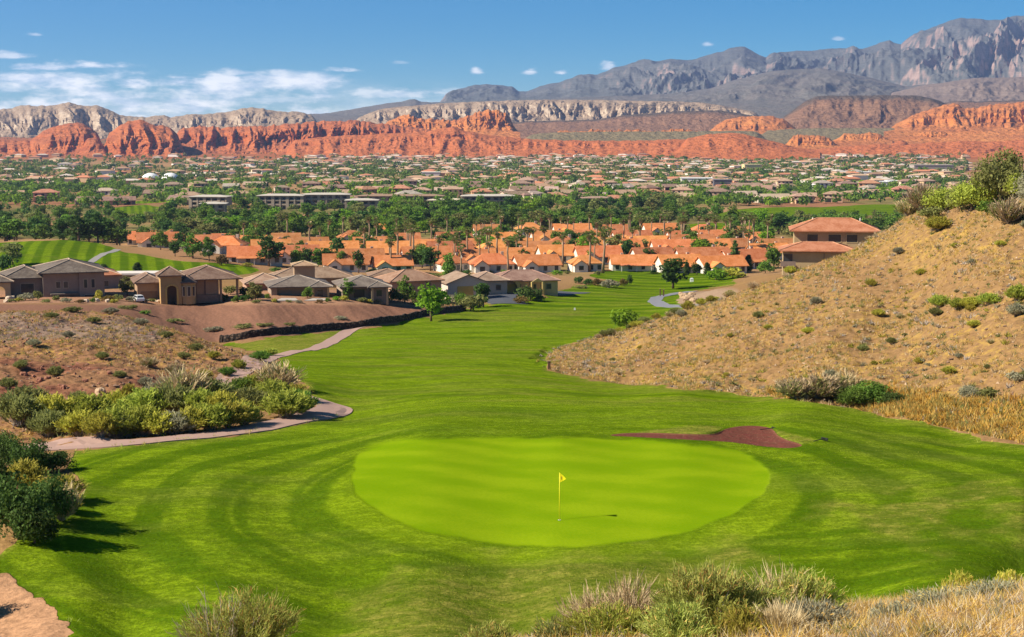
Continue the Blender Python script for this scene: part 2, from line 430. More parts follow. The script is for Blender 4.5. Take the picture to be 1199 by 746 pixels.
# relief on top of the smooth profile
hillR = region([(622,420),(640,432),(740,449),(900,463),(1040,484),(1199,516),(1500,530),(1500,100),(1199,180),(1020,270),(800,360),(680,398),(640,408)], 80, 235, 4, smooth=False)
gold = np.clip(hillR * .75 * sstep(-.5, .5, fbm(GX / 12, GY / 20, 62, 3)) + _kn * .75 + region([(1000,474),(1060,470),(1199,474),(1300,470),(1300,530),(1199,518),(1100,496),(1040,486)], 80, 110, 4, 5, 4.) + .75 * _lefth * (1 - _red) * sstep(-.4, .4, fbm(GX / 8, GY / 14, 63, 3)), 0, 1)
m_or = region([(985,472),(1060,462),(1199,466),(1300,466),(1300,530),(1199,520),(1100,498),(1040,489)], 80, 115, 9, 22, 5.)
rel = (hillR + _lefth) * (.35 * fbm(GX / 7, GY / 7, 81, 4) + .17 * fbm(GX / 1.3, GY / 1.3, 82, 3)) + _kn * .12 * fbm(GX / 1.5, GY / 1.5, 84, 4)
rel += hillR * -.5 * ridged((GX - GY * .35) / 16, GY / 60, 85, 2) 
bank = region([(100,362),(300,356),(520,357),(540,366),(420,383),(255,402),(200,394)], 205, 300, 3)
rel += bank * (.16 * ridged((GX + .3 * GY) / 3, GY / 22, 86, 3))
rel += (1 - m_green) * m_grass * (DD < 470) * sstep(0, 4, _re) * (.12 * fbm(GX / 12, GY / 12, 87, 3) + sstep(88, 100, DD) * .13 * fbm(GX / 26, GY / 18, 88, 2))
rel -= m_bunk * .07
rel += m_patch * .0 + _v * 1.2 * fbm(GX / 90, GY / 90, 89, 3)
GZ = GZ + rel
# raised lip of the bunker's far side
_lip = region([(735,509),(790,500),(850,497),(905,500),(935,512),(905,513),(880,499),(850,503),(838,511)], 78, 96, 3); GZ += .03 * _lip * (1 - m_bunk)

def _locate(x, y):
    t = np.asarray(x, float) / np.asarray(y, float)
    j = np.interp(t, GT, np.arange(NXg)); i = np.interp(y, GD, np.arange(NYg))
    j0 = np.clip(np.floor(j).astype(int), 0, NXg - 2); i0 = np.clip(np.floor(i).astype(int), 0, NYg - 2)
    return i0, j0, i - i0, j - j0
def samp(G, x, y):
    i, j, a, b = _locate(x, y)
    return (G[i, j] * (1 - a) + G[i + 1, j] * a) * (1 - b) + (G[i, j + 1] * (1 - a) + G[i + 1, j + 1] * a) * b
def zg(x, y): return samp(GZ, x, y)

_sb = {}
def hit(px, py, D0=10., D1=14000.):
    """the ground point seen at a photo pixel, first crossing beyond D0"""
    t, s = p2ts(px, py); t = float(t); s = float(s)
    j = np.interp(t, GT, np.arange(NXg)); j0 = min(int(j), NXg - 2); b = j - j0
    sl = (GZ[:, j0] * (1 - b) + GZ[:, j0 + 1] * b) / GD
    ok = np.nonzero((sl[:-1] < s) & (sl[1:] >= s) & (GD[:-1] >= D0) & (GD[:-1] <= D1))[0]
    if not len(ok):
        k = np.nonzero((GD >= D0) & (GD <= D1))[0]; k = k[np.argmin(np.abs(sl[k] - s))]; D = GD[k]
    else:
        k = ok[0]; D = GD[k] + (GD[k + 1] - GD[k]) * (s - sl[k]) / (sl[k + 1] - sl[k])
    return Vector((t * D, D, float(zg(t * D, D))))
def at(px, D):
    x = float(p2ts(px, 300)[0]) * D
    return Vector((x, D, float(zg(x, D))))

# ---- ground material
t = NT('ground')
A = t.attr('surface'); SO = t.attr('soil')
sep = t.n('ShaderNodeSeparateColor'); t.put(sep.inputs[0], A.outputs['Color'])
aG, aM, aS, aD = sep.outputs[0], sep.outputs[1], sep.outputs[2], A.outputs['Alpha']
GO = SO.outputs['Alpha']
p = t.pos()
n_f = t.noise(p, 7., 3, .7); n_m = t.noise(p, 1.1, 4, .6); n_b = t.noise(p, .12, 4, .6); n_l = t.noise(p, .025, 3)
stx = t.math('ADD', aS, t.math('MULTIPLY', t.math('SUBTRACT', n_m, .5), .30))
n_t = t.noise(t.pos((.8, 1.1, 1)), 2.4, 6, .78)
mown = t.mix(t.ramp(stx, .15, .82), (.085, .152, .004), (.225, .320, .010))
n_o = t.noise(t.pos((.35, .8, 1)), .22, 5, .6)
mown = t.mix(t.math('MULTIPLY', t.ramp(n_b, .45, .7), .35), mown, (.15, .25, .012))
mown = t.mix(t.math('MULTIPLY', t.ramp(n_o, .50, .68), .55), mown, (.205, .225, .035))
dryc = t.mix(n_m, (.21, .215, .028), (.38, .32, .075))
dm = t.math('MULTIPLY', aD, t.ramp(t.math('ADD', n_m, t.math('MULTIPLY', n_f, .5)), .45, .95), clamp=True)
mown = t.mix(t.math('ADD', dm, t.math('MULTIPLY', aD, .35), clamp=True), mown, dryc)
n_s = t.noise(t.pos((.5, 1.2, 1)), .55, 5, .7)
mown = t.mix(t.math('MULTIPLY', t.ramp(n_s, .42, .62), .75), mown, t.mix(.6, mown, (.035, .085, .002)))
mown = t.mix(t.math('MULTIPLY', t.ramp(n_t, .42, .58), 1.), mown, t.mix(.55, mown, (.045, .075, .001)))
mown = t.mix(t.math('MULTIPLY', t.ramp(n_t, .54, .70), .45), mown, (.22, .30, .02))
mown = t.mix(t.math('MULTIPLY', t.ramp(n_f, .32, .66), .8), mown, t.mix(.62, mown, (.03, .07, .002)))
grn = t.mix(t.ramp(stx, .2, .85), (.145, .240, .003), (.205, .292, .006))
grn = t.mix(t.math('MULTIPLY', t.ramp(n_f, .35, .65), .26), grn, (.10, .215, .002))
turf = t.mix(aG, mown, grn)
# bare ground: pebbles, dead grass
v1 = t.voro(p, 1.6); v2 = t.voro(p, 4.5)
ns = t.noise(p, 2.2, 5, .7)
so = t.mix(t.ramp(ns, .3, .72), t.mix(.55, SO.outputs['Color'], (.10, .06, .035)), SO.outputs['Color'])
so = t.mix(t.math('MULTIPLY', t.math('SUBTRACT', 1., t.ramp(v2, .08, .22)), .45), so, t.mix(.5, so, (.55, .42, .30)))
so = t.mix(t.math('MULTIPLY', t.math('SUBTRACT', 1., t.ramp(v1, .05, .2)), .55), so, (.13, .075, .05))
gm = t.math('MULTIPLY', GO, t.ramp(t.noise(p, .9, 5, .75), .47, .66), clamp=True)
so = t.mix(gm, so, t.mix(n_f, (.36, .215, .035), (.54, .37, .09)))
edge = t.ramp(t.math('ADD', aM, t.math('MULTIPLY', t.math('SUBTRACT', n_m, .5), .35)), .42, .58)
col = t.mix(edge, so, turf)
hgt = t.mixf(edge, t.math('ADD', t.math('MULTIPLY', v1, .35), ns), t.math('MULTIPLY', t.math('ADD', n_f, n_m), t.math('SUBTRACT', .35, t.math('MULTIPLY', aG, .26))))
hb = t.bump(hgt, .8, .16)
M_GROUND = t.out(col, 1., hb, 0.)

V = np.stack([GX, GY, GZ], -1).reshape(-1, 3)
idx = np.arange(NXg * NYg).reshape(NYg, NXg)
Q = np.stack([idx[:-1, :-1], idx[:-1, 1:], idx[1:, 1:], idx[1:, :-1]], -1).reshape(-1, 4)
surf = np.stack([np.maximum(m_green, .20 * np.clip(collar, 0, 1)), m_grass, np.clip(.5 + .5 * stripe + .15 * collar, 0, 1), np.clip(dry, 0, 1)], -1).reshape(-1, 4)
soilA = np.concatenate([np.clip(soil, 0, 1), gold[..., None]], -1).reshape(-1, 4)
# vertex normals of the whole sheet, so that the sheets it is cut into join without a seam
_vv = V.reshape(NYg, NXg, 3)
_nx = np.gradient(_vv, axis=1); _ny = np.gradient(_vv, axis=0)
NRM = np.cross(_nx, _ny); NRM /= np.linalg.norm(NRM, axis=-1, keepdims=True); NRM = NRM.reshape(-1, 3)
def fm(a): return (a[:-1, :-1] + a[1:, 1:] + a[:-1, 1:] + a[1:, :-1]).ravel() / 4
_cls = np.zeros(len(Q), int)
_cls[fm(m_grass) > .5] = 1
_cls[(fm(m_grass) > .5) & (fm(DD) > 470)] = 0
_cls[fm(m_green) > .5] = 2
_cls[fm(m_bunk) > .5] = 3
_cls[(_cls == 0) & (fm(hillR) > .5)] = 4
_cls[(_cls == 0) & (fm(_lefth) > .5)] = 4
_cls[(_cls == 0) & (fm(DD) < 48)] = 5
for k, nm in enumerate(('terrain', 'fairway', 'putting_green', 'sand_bunker', 'hillside', 'knoll')):
    q = Q[_cls == k]
    u, inv = np.unique(q, return_inverse=True)
    me = mesh_np(nm, V[u], inv.reshape(-1, 4), True, [M_GROUND])
    add_attr(me, 'surface', surf[u]); add_attr(me, 'soil', soilA[u])
    me.normals_split_custom_set_from_vertices(NRM[u].tolist())
    tag(link(bpy.data.objects.new(nm, me)), kind='structure')

# ---- paths and the road: raised strips following the ground
def strip(name, pts, width, mat, lift=.06, kerb=None, D0=60, D1=800):
    W = [hit(a, b, D0 if not isinstance(D0, list) else D0[i], D1) for i, (a, b) in enumerate(pts)]
    P = np.array([(w.x, w.y) for w in W])
    seg = np.concatenate([[0], np.cumsum(np.hypot(*np.diff(P, axis=0).T))])
    m = int(seg[-1] / .6) + 2
    u = np.linspace(0, seg[-1], m)
    # Catmull-like smoothing
    C = np.stack([np.interp(u, seg, P[:, 0]), np.interp(u, seg, P[:, 1])], 1)
    ker = np.hanning(int(min(m // 2 * 2 - 1, 9)) + 2)[1:-1]; ker /= ker.sum(); h = len(ker) // 2
    Cp = np.concatenate([np.repeat(C[:1], h, 0), C, np.repeat(C[-1:], h, 0)])
    C = np.stack([np.convolve(Cp[:, i], ker, 'valid') for i in (0, 1)], 1)
    T = np.gradient(C, axis=0); T /= np.linalg.norm(T, axis=1, keepdims=True) + 1e-9
    N = np.stack([-T[:, 1], T[:, 0]], 1)
    K = 7; offs = np.linspace(-.5, .5, K) * width
    rows = C[:, None] + N[:, None] * offs[None, :, None]
    z = zg(rows[..., 0], rows[..., 1]) + lift
    top = np.concatenate([rows, z[..., None]], -1)
    lo = top.copy(); lo[..., 2] -= lift + .15
    allv = np.concatenate([lo[:, :1], top, lo[:, -1:]], 1)
    n, k = allv.shape[:2]; ix = np.arange(n * k).reshape(n, k)
    q = np.stack([ix[:-1, :-1], ix[:-1, 1:], ix[1:, 1:], ix[1:, :-1]], -1).reshape(-1, 4)[:, ::-1]
    o = link(bpy.data.objects.new(name, mesh_np(name, allv.reshape(-1, 3), q, False, [mat])))
    return tag(o, kind='structure'), C
t = NT('concrete_path'); p = t.pos(); n1 = t.noise(p, .8, 5, .6); n2 = t.noise(p, 9., 3)
M_PATH = t.out(t.mix(n2, t.mix(n1, (.28, .175, .145), (.40, .27, .22)), (.36, .235, .195)), .9, t.bump(n2, .2, .02))
t = NT('asphalt'); p = t.pos(); n1 = t.noise(p, .5, 5, .6); n2 = t.noise(p, 12., 3)
M_ASPH = t.out(t.mix(n2, t.mix(n1, (.055, .06, .075), (.10, .105, .12)), (.08, .085, .10)), .85)
strip('cart_path', [(-60,527),(60,521),(150,520),(230,512),(300,502),(355,490),(385,482.5),(394,479.5),(394,477),(382,474.5),(352,467),(318,458),(285,451),(268,446.5),(272,441),(292,430),(318,418),(350,411),(383,403),(397,395),(408,388),(416,384),(430,381)], 2.5, M_PATH, D0=[80]*9+[100]*4+[112]*3+[125]*10, D1=275)
strip('cart_path', [(845,354),(822,359),(800,359),(776,358),(766,353),(770,348),(790,344),(812,341)], 3.0, solid('bluish_path', (.20, .20, .22)), D0=240, D1=450)
strip('cart_path', [(98,312),(112,303),(127,296),(138,292)], 2.4, solid('grey_path', (.26, .24, .22)), D0=400, D1=540)
strip('road', [(598,356),(590,352),(582,347),(592,343),(640,343.5),(675,342)], 8., M_ASPH, D0=290, D1=460)
# ------------------------------------------------------------------ cliffs and mountains: height fields at their own distances
def ridge(name, mat, sil, base, D, depth, prof, amp=.0, scale=60., carve=.0, cscale=200., jag=.0, jscale=20., px0=None, px1=None, step=1.3, nv=46, seed=1, ledge=0., lstep=26.):
    sil = np.array(sil, float); base = np.array(base, float)
    a = sil[0, 0] if px0 is None else px0; b = sil[-1, 0] if px1 is None else px1
    px = np.arange(a, b + step, step)
    top = np.interp(px, sil[:, 0], sil[:, 1]); bot = np.interp(px, base[:, 0], base[:, 1])
    X0 = (px - CX) / F * D
    top = top + jag * (gnoise(X0 / jscale, X0 * 0 + seed, seed) + .6 * gnoise(X0 / jscale * 2.3, X0 * 0, seed + 3))
    tt, sc = p2ts(px, top); _, sb = p2ts(px, bot)
    v = np.concatenate([np.linspace(0, 1, nv), np.linspace(1, 1.6, 8)[1:]])
    pr = np.array(prof, float)
    g = np.interp(v, np.linspace(0, 1, len(pr)), pr[:, 0]); h = np.interp(v, np.linspace(0, 1, len(pr)), pr[:, 1])
    back = v > 1
    g = np.where(back, 1 + (v - 1), g); h = np.where(back, 1 - ((v - 1) / .6) ** 1.5 * .9, h)
    zc, zb = sc * D, sb * (D - depth) - 4
    tp = np.ones(len(px))
    if a > -200: tp *= sstep(-2, 16, px - a)
    if b < 1390: tp *= sstep(-2, 16, b - px)
    Hh = (zc - zb) * tp
    y = (D - depth) + depth * g[:, None] + 0 * px[None]
    z = zb[None] + Hh[None] * h[:, None]
    xx = X0[None] + 0 * y
    env = np.clip(np.sin(np.pi * np.clip(h, 0, 1)) ** .7, 0, 1)[:, None] * np.where(back, 0, 1)[:, None]
    if amp:
        bt = ridged(xx / scale + .3 * gnoise(z / scale, xx / scale, seed + 5), z / (scale * 2.5), seed + 7, 4, .55)
        y = y - amp * bt * env
    if ledge:
        ph = (z + 6 * gnoise(xx / 90., z * 0, seed + 21)) / lstep
        y = y - ledge * env * ((ph % 1.) ** 2 - .4) * (.6 + .6 * gnoise(xx / 55., ph * .7, seed + 22))
    if carve:
        w = xx / cscale + .5 * gnoise(xx / cscale * .7, y / cscale * .5, seed + 9)
        rv = ridged(w, (y - D) / cscale * .35, seed + 11, 5, .55)
        z = z + carve * Hh[None] * (rv - .55) * env
    # apron running out from the foot down to the plain
    run = np.linspace(1, 0, 6)[:-1][:, None]
    yf, zf = y[0], z[0]
    gap = np.maximum(zf - zg(X0 / D * (yf - 150), yf - 150), 0)
    ya = yf[None] - run * (60 + 7 * gap)[None]
    za0 = zg(tt[None] * ya, ya) - 3
    za = np.where(run >= .99, za0, np.maximum(za0, zf[None] - (run ** .8) * (zf[None] - za0)))
    y = np.concatenate([ya, y]); z = np.concatenate([za, z]); h = np.concatenate([np.zeros(5), h])
    x = tt[None] * y
    V = np.stack([x, y, z], -1).reshape(-1, 3)
    n, k = y.shape; ix = np.arange(n * k).reshape(n, k)
    q = np.stack([ix[:-1, :-1], ix[:-1, 1:], ix[1:, 1:], ix[1:, :-1]], -1).reshape(-1, 4)
    me = mesh_np(name, V, q, True, [mat])
    me.set_sharp_from_angle(angle=rad(40)) if hasattr(me, 'set_sharp_from_angle') else None
    hh = np.repeat(h[:, None], k, 1)
    add_attr(me, 'relh', np.stack([hh, hh, hh, hh], -1).reshape(-1, 4))
    return tag(link(bpy.data.objects.new(name, me)), kind='structure')

def rock(name, lo, hi, top=None, veg=None, vegamt=0., s=1., strata=.75, topc=.8):
    """bedded rock: lo/hi two rock colours, veg: scrub on the gentle ground, top: cap colour"""
    t = NT(name); p = t.pos()
    n1 = t.noise(p, .012 * s, 5, .65); n2 = t.noise(t.pos((1, 1, .25)), .05 * s, 4, .6)
    zb = t.noise(t.pos((.06, .06, 1)), .09 * s, 4, .7)
    c = t.mix(t.ramp(n1, .3, .7), lo, hi)
    c = t.mix(t.math('MULTIPLY', t.ramp(zb, .42, .62), strata), c, t.mix(.5, lo, (.10, .05, .04)))
    c = t.mix(t.math('MULTIPLY', t.ramp(n2, .5, .68), .35), c, t.mix(.6, c, (.08, .045, .035)))
    g = t.n('ShaderNodeNewGeometry'); sx = t.n('ShaderNodeSeparateXYZ'); t.put(sx.inputs[0], g.outputs['Normal'])
    if veg:
        k = t.math('MULTIPLY', t.ramp(t.math('ADD', sx.outputs[2], t.math('MULTIPLY', n1, .6)), .75, 1.15), vegamt)
        c = t.mix(k, c, veg)
    if top:
        at_ = t.attr('relh'); s2 = t.n('ShaderNodeSeparateColor'); t.put(s2.inputs[0], at_.outputs['Color'])
        c = t.mix(t.ramp(t.math('ADD', s2.outputs[0], t.math('MULTIPLY', t.math('SUBTRACT', n1, .5), .35)), topc - .08, topc + .08), c, top)
    h = t.math('ADD', n2, zb)
    return t.out(c, .95, t.bump(h, 1., 14.), .05)

M_RED = rock('red_sandstone', (.40, .10, .030), (.56, .18, .055), veg=(.40, .14, .06), vegamt=.5)
M_ORANGE = rock('orange_sandstone', (.52, .16, .035), (.66, .26, .065), veg=(.46, .18, .07), vegamt=.4)
M_WHITE = rock('pale_sandstone', (.40, .30, .22), (.70, .57, .42), veg=(.30, .21, .14), vegamt=.8, strata=.45)
M_MTN = rock('mountain_rock', (.20, .145, .125), (.52, .36, .30), veg=(.088, .103, .100), vegamt=.9, s=.45, strata=.25)
M_FOOT = rock('dark_foothill', (.17, .14, .12), (.27, .19, .16), veg=(.10, .112, .10), vegamt=.6, s=.5, strata=.15)
M_PINK = rock('pinkish_foothill', (.24, .15, .12), (.33, .23, .19), veg=(.17, .14, .11), vegamt=.6, s=.6, strata=.2)
M_MESA = rock('brown_mesa', (.22, .105, .06), (.38, .18, .095), top=(.10, .075, .055), veg=(.19, .125, .08), vegamt=.5, strata=.2, topc=.86)
M_BENCH = rock('olive_bench', (.17, .13, .075), (.25, .17, .10), veg=(.20, .165, .085), vegamt=.7, strata=.1)
M_REDS = rock('red_slope', (.42, .11, .035), (.54, .17, .06), veg=(.44, .14, .05), vegamt=.8, strata=.25)

MOUNT = [(0,0),(.25,.16),(.45,.38),(.65,.62),(.85,.85),(1,1)]
CLIFF = [(0,0),(.25,.10),(.5,.26),(.66,.42),(.72,.62),(.78,.80),(.86,.92),(1,1)]
SLOPE = [(0,0),(.25,.2),(.5,.45),(.75,.75),(1,1)]
BUTTE = [(0,0),(.2,.14),(.34,.3),(.46,.55),(.6,.78),(.8,.93),(1,1)]
MESA = [(0,0),(.3,.3),(.6,.66),(.8,.92),(.84,.97),(1,1)]
# farthest range on the right
ridge('mountain', M_MTN, [(470,126),(500,121),(515,119),(522,110),(530,105),(545,104),(556,100),(570,98),(590,100),(600,101),(608,106),(616,107),(628,104),(640,100),(660,94),(680,88),(700,87),(720,80),(740,74),(760,72),(790,70),(815,69),(830,64),(850,58),(862,55),(872,56),(885,62),(897,68),(905,64),(915,61),(940,59),(960,57),(985,56),(1010,57),(1020,54),(1030,50),(1042,47),(1055,53),(1066,45),(1080,37),(1100,28),(1125,22),(1140,22),(1150,23),(1175,23),(1190,19),(1240,12),(1290,22),(1340,40),(1420,60)],
      [(470,128),(520,121),(800,116),(1420,112)], 12500, 4200, MOUNT, amp=260, scale=480, carve=.42, cscale=800, jag=1.5, jscale=150, step=1.0, nv=110, seed=3)
ridge('foothill', M_FOOT, [(560,121),(640,116),(720,112),(780,110),(830,104),(860,94),(880,89),(905,83),(935,81),(960,80),(985,84),(1010,89),(1060,101),(1080,99),(1140,103),(1200,104),(1420,100)],
      [(560,124),(1420,124)], 9000, 2400, SLOPE, amp=60, scale=260, carve=.22, cscale=420, jag=.5, jscale=90, nv=50, seed=13)
ridge('foothill', M_PINK, [(1030,112),(1060,105),(1085,99),(1105,97),(1125,93),(1150,91),(1199,90),(1260,86),(1420,84)], [(1030,124),(1420,126)], 7800, 1500, SLOPE, amp=50, scale=170, carve=.2, cscale=260, jag=.6, jscale=60, seed=15)
ridge('foothill', M_FOOT, [(330,134),(380,133),(400,130),(430,125),(452,121),(470,119),(478,117),(486,116),(492,119),(510,120),(560,121),(620,124)], [(330,138),(620,138)], 9200, 1600, SLOPE, amp=40, scale=200, carve=.15, cscale=330, jag=.4, jscale=70, seed=17)
# pale cliffs on the left
ridge('pale_cliff', M_WHITE, [(-260,122),(-120,118),(-40,130),(0,128),(15,127),(25,123),(45,124),(65,124),(73,121),(80,119),(86,121),(92,123),(115,124),(125,127),(140,135),(170,137),(192,135),(200,138),(225,133),(245,134),(262,132),(280,128),(295,125),(315,128),(330,131),(345,130),(352,131),(362,135),(380,137)],
      [(-260,172),(0,172),(150,168),(380,152)], 5600, 900, CLIFF, ledge=22, lstep=34., amp=130, scale=105, carve=.22, cscale=120, jag=1.3, jscale=35, nv=70, seed=23)
ridge('pale_cliff', M_WHITE, [(405,146),(420,138),(430,133),(450,127),(480,124),(520,121),(560,119),(600,117.5),(640,117),(700,117),(760,118.5),(800,119),(830,121),(870,128),(900,136)],
      [(405,148),(900,150)], 5900, 800, CLIFF, ledge=22, lstep=34., amp=120, scale=70, carve=.3, cscale=100, jag=.5, jscale=40, nv=60, seed=27)
ridge('brown_bench', M_MESA, [(560,146),(620,142),(660,141),(700,140),(730,135),(770,132),(800,130),(840,129),(870,133),(900,140),(940,147)], [(560,152),(940,155)], 5300, 500, MESA, amp=30, scale=70, carve=.1, cscale=100, jag=.4, jscale=30, seed=29)
ridge('brown_mesa', M_MESA, [(890,147),(915,139),(930,128),(942,119),(955,113),(975,112),(1000,112),(1040,111.5),(1075,112),(1098,117),(1112,124),(1130,131),(1150,136)], [(890,152),(1150,152)], 5200, 620, MESA, amp=55, scale=120, carve=.18, cscale=110, jag=.4, jscale=30, nv=60, seed=31)
ridge('brown_mesa', M_MESA, [(1090,123),(1120,118),(1150,119),(1200,117),(1300,115),(1420,118)], [(1090,128),(1420,130)], 5900, 300, MESA, amp=30, scale=90, jag=.4, jscale=30, seed=33)
ridge('orange_cliff', M_ORANGE, [(1035,150),(1048,145),(1062,139),(1075,132),(1092,127),(1105,123),(1115,121),(1123,123),(1130,127),(1145,126),(1160,123),(1180,121),(1199,119),(1250,113),(1330,118),(1420,110)], [(1035,152),(1420,153)], 4700, 420, BUTTE, ledge=16, lstep=15., amp=60, scale=60, carve=.2, cscale=50, jag=1.6, jscale=22, nv=60, seed=35)
ridge('orange_cliff', M_ORANGE, [(825,152),(838,147),(850,140),(866,137),(880,136),(905,136),(918,140),(926,145),(940,150)], [(825,155),(940,155)], 4650, 320, BUTTE, amp=35, scale=50, carve=.15, cscale=50, jag=.9, jscale=20, seed=37)
# red cliffs, left
ridge('red_cliff', M_RED, [(195,157),(215,150),(235,147),(260,149),(285,147),(310,148),(330,146),(350,144),(370,143),(385,142),(405,141),(430,143),(455,146),(480,149),(520,153)],
      [(195,180),(300,184),(520,184)], 4050, 460, CLIFF, ledge=16, lstep=15., amp=100, scale=44, carve=.12, cscale=60, jag=1.8, jscale=16, nv=80, seed=41)
ridge('red_cliff', M_RED, [(-260,160),(-100,158),(-20,163),(10,164),(35,165),(45,157),(55,151),(70,147),(85,144),(95,144),(106,150),(115,156),(122,164),(128,174)],
      [(-260,181),(128,181)], 3850, 300, BUTTE, ledge=16, lstep=15., amp=60, scale=55, carve=.08, cscale=60, jag=1.2, jscale=18, nv=70, seed=43)
ridge('red_butte', M_RED, [(88,178),(94,168),(100,163),(112,161),(122,165),(130,178)], [(88,180),(130,180)], 3600, 130, BUTTE, amp=18, scale=24, jag=.8, jscale=12, seed=45)
ridge('red_butte', M_RED, [(112,182),(122,166),(128,156),(140,147),(150,142),(158,140.5),(165,140),(173,143),(182,148),(192,146.5),(200,150),(208,157),(214,165),(219,176),(222,183)], [(112,184),(222,184)], 3700, 260, BUTTE, ledge=16, lstep=15., amp=52, scale=42, carve=.08, cscale=50, jag=1.1, jscale=16, nv=70, seed=47)
# red butte and slopes, middle
ridge('red_butte', M_ORANGE, [(440,150),(455,142),(466,138),(475,133),(482,136),(495,139),(515,141),(535,141),(548,136),(560,131),(570,129),(580,128),(588,131),(596,134),(602,141),(609,149)], [(440,153),(609,153)], 4500, 210, BUTTE, ledge=16, lstep=15., amp=34, scale=30, carve=.25, cscale=26, jag=2.2, jscale=12, nv=60, seed=49)
ridge('red_slope', M_REDS, [(330,166),(380,160),(440,157),(500,154),(520,150),(530,148),(545,153),(570,158),(610,162),(650,164),(700,165),(760,164.5),(800,163),(830,163),(860,165),(900,170),(960,176)], [(330,187),(620,187.5),(960,178)], 3750, 420, [(0,0),(.3,.22),(.6,.52),(.74,.7),(.78,.86),(.85,.93),(1,1)], ledge=16, lstep=15., amp=34, scale=44, carve=.12, cscale=60, jag=.8, jscale=22, nv=60, seed=51)
ridge('red_slope', M_REDS, [(790,166),(806,162),(830,157),(855,155.5),(872,157),(890,162),(912,167),(935,174),(960,178)], [(790,178),(960,180)], 3500, 240, SLOPE, amp=18, scale=44, carve=.1, cscale=60, jag=.4, jscale=22, seed=53)
ridge('orange_outcrop', M_ORANGE, [(915,168),(925,161),(935,157),(948,159),(960,158),(972,162),(985,168)], [(915,170),(985,170)], 4000, 90, BUTTE, amp=18, scale=22, carve=.2, cscale=20, jag=1.3, jscale=10, seed=55)
ridge('orange_outcrop', M_ORANGE, [(1062,163),(1075,156),(1090,153.5),(1105,155),(1118,159),(1128,163)], [(1062,165),(1128,165)], 4250, 90, BUTTE, amp=18, scale=22, carve=.2, cscale=20, jag=1.1, jscale=10, seed=57)
ridge('red_butte', M_RED, [(1030,173),(1045,168),(1055,164),(1064,167),(1075,172)], [(1030,175),(1075,175)], 3800, 80, SLOPE, amp=10, scale=22, jag=.4, jscale=10, seed=59)
ridge('olive_bench', M_BENCH, [(860,158),(900,152),(960,150),(1040,150),(1090,149),(1140,152),(1200,158),(1300,156),(1420,158)], [(860,161),(1420,163)], 4450, 260, MESA, amp=20, scale=70, jag=.4, jscale=30, seed=61)
ridge('red_slope', M_REDS, [(935,178),(962,174),(1000,171),(1030,169),(1055,170),(1090,167),(1130,165),(1170,166),(1199,163),(1300,160),(1420,162)], [(935,181),(1420,178)], 3700, 260, SLOPE, amp=26, scale=44, carve=.2, cscale=50, jag=.7, jscale=20, seed=63)
ridge('orange_outcrop', M_ORANGE, [(975,160),(990,156),(1005,157),(1020,155),(1035,158),(1045,162)], [(975,163),(1045,163)], 4150, 80, BUTTE, amp=16, scale=20, carve=.2, cscale=20, jag=1.2, jscale=9, seed=65)
ridge('orange_outcrop', M_ORANGE, [(640,157),(660,153),(680,154),(700,151),(720,153),(745,152),(770,154),(790,151),(815,153),(830,157)], [(640,160),(830,160)], 4100, 90, BUTTE, ledge=8, lstep=10., amp=20, scale=22, carve=.25, cscale=20, jag=1.5, jscale=9, seed=67)
ridge('dark_bench', M_BENCH, [(610,158),(650,155),(720,154),(800,154),(860,153),(900,155)], [(610,163),(900,163)], 4000, 160, MESA, amp=14, scale=50, jag=.4, jscale=20, seed=69)
# ------------------------------------------------------------------ foliage
def leafmat(name, lo, hi, trans=.38, s=1.2, rough=.75):
    t = NT(name)
    oi = t.n('ShaderNodeObjectInfo')
    n = t.noise(t.pos(), s, 4, .6); n2 = t.noise(t.pos(), s * 7, 2)
    c = t.mix(t.ramp(t.math('ADD', t.math('MULTIPLY', n, .6), t.math('MULTIPLY', n2, .4)), .35, .65), lo, hi)
    h = t.n('ShaderNodeHueSaturation'); t.put(h.inputs['Color'], c)
    t.put(h.inputs['Value'], t.math('ADD', .8, t.math('MULTIPLY', oi.outputs['Random'], .4)))
    t.put(h.inputs['Hue'], t.math('ADD', .485, t.math('MULTIPLY', oi.outputs['Random'], .025)))
    return t.out(h.outputs[0], rough, None, .15, trans)
LEAF = {
 'dark': leafmat('dark_leaves', (0.041, 0.090, 0.020), (0.094, 0.181, 0.035)),
 'mid': leafmat('green_leaves', (.085, .165, .022), (.19, .30, .045)),
 'olive': leafmat('olive_leaves', (.165, .180, .05), (.30, .31, .10)),
 'bright': leafmat('bright_leaves', (0.125, 0.250, 0.015), (0.250, 0.413, 0.031)),
 'yellow': leafmat('yellow_green_leaves', (.28, .275, .033), (.54, .49, .08)),
 'sage': leafmat('grey_sage_leaves', (.25, .24, .15), (.42, .395, .25)),
 'juniper': leafmat('juniper_leaves', (.042, .082, .018), (.125, .19, .04)),
 'lush': leafmat('lush_shrub_leaves', (.225, .275, .035), (.48, .52, .085), s=3.),
 'fore': leafmat('pale_feathery_leaves', (.26, .33, .05), (.56, .60, .16), .4, 5.),
 'tan': leafmat('dry_stalks', (.40, .29, .15), (.66, .52, .31), .2, 3.),
 'straw': leafmat('dry_grass_blades', (.40, .25, .05), (.68, .48, .14), .2, .6),
 'knoll': leafmat('knoll_grass_blades', (.34, .18, .035), (.60, .38, .11), .2, .35),
 'lav': leafmat('grey_lavender_twigs', (.32, .265, .21), (.50, .44, .36), .15, 3.),
 'palm': leafmat('palm_leaves', (0.112, 0.165, 0.030), (0.240, 0.285, 0.075)),
 'rust': leafmat('rusty_leaves', (0.140, 0.100, 0.025), (0.250, 0.170, 0.050)),
}
M_BARK = solid('bark', (.17, .115, .075), .9, .3, 6.)
M_BARKP = solid('palm_bark', (.30, .20, .12), .9, .3, 4.)

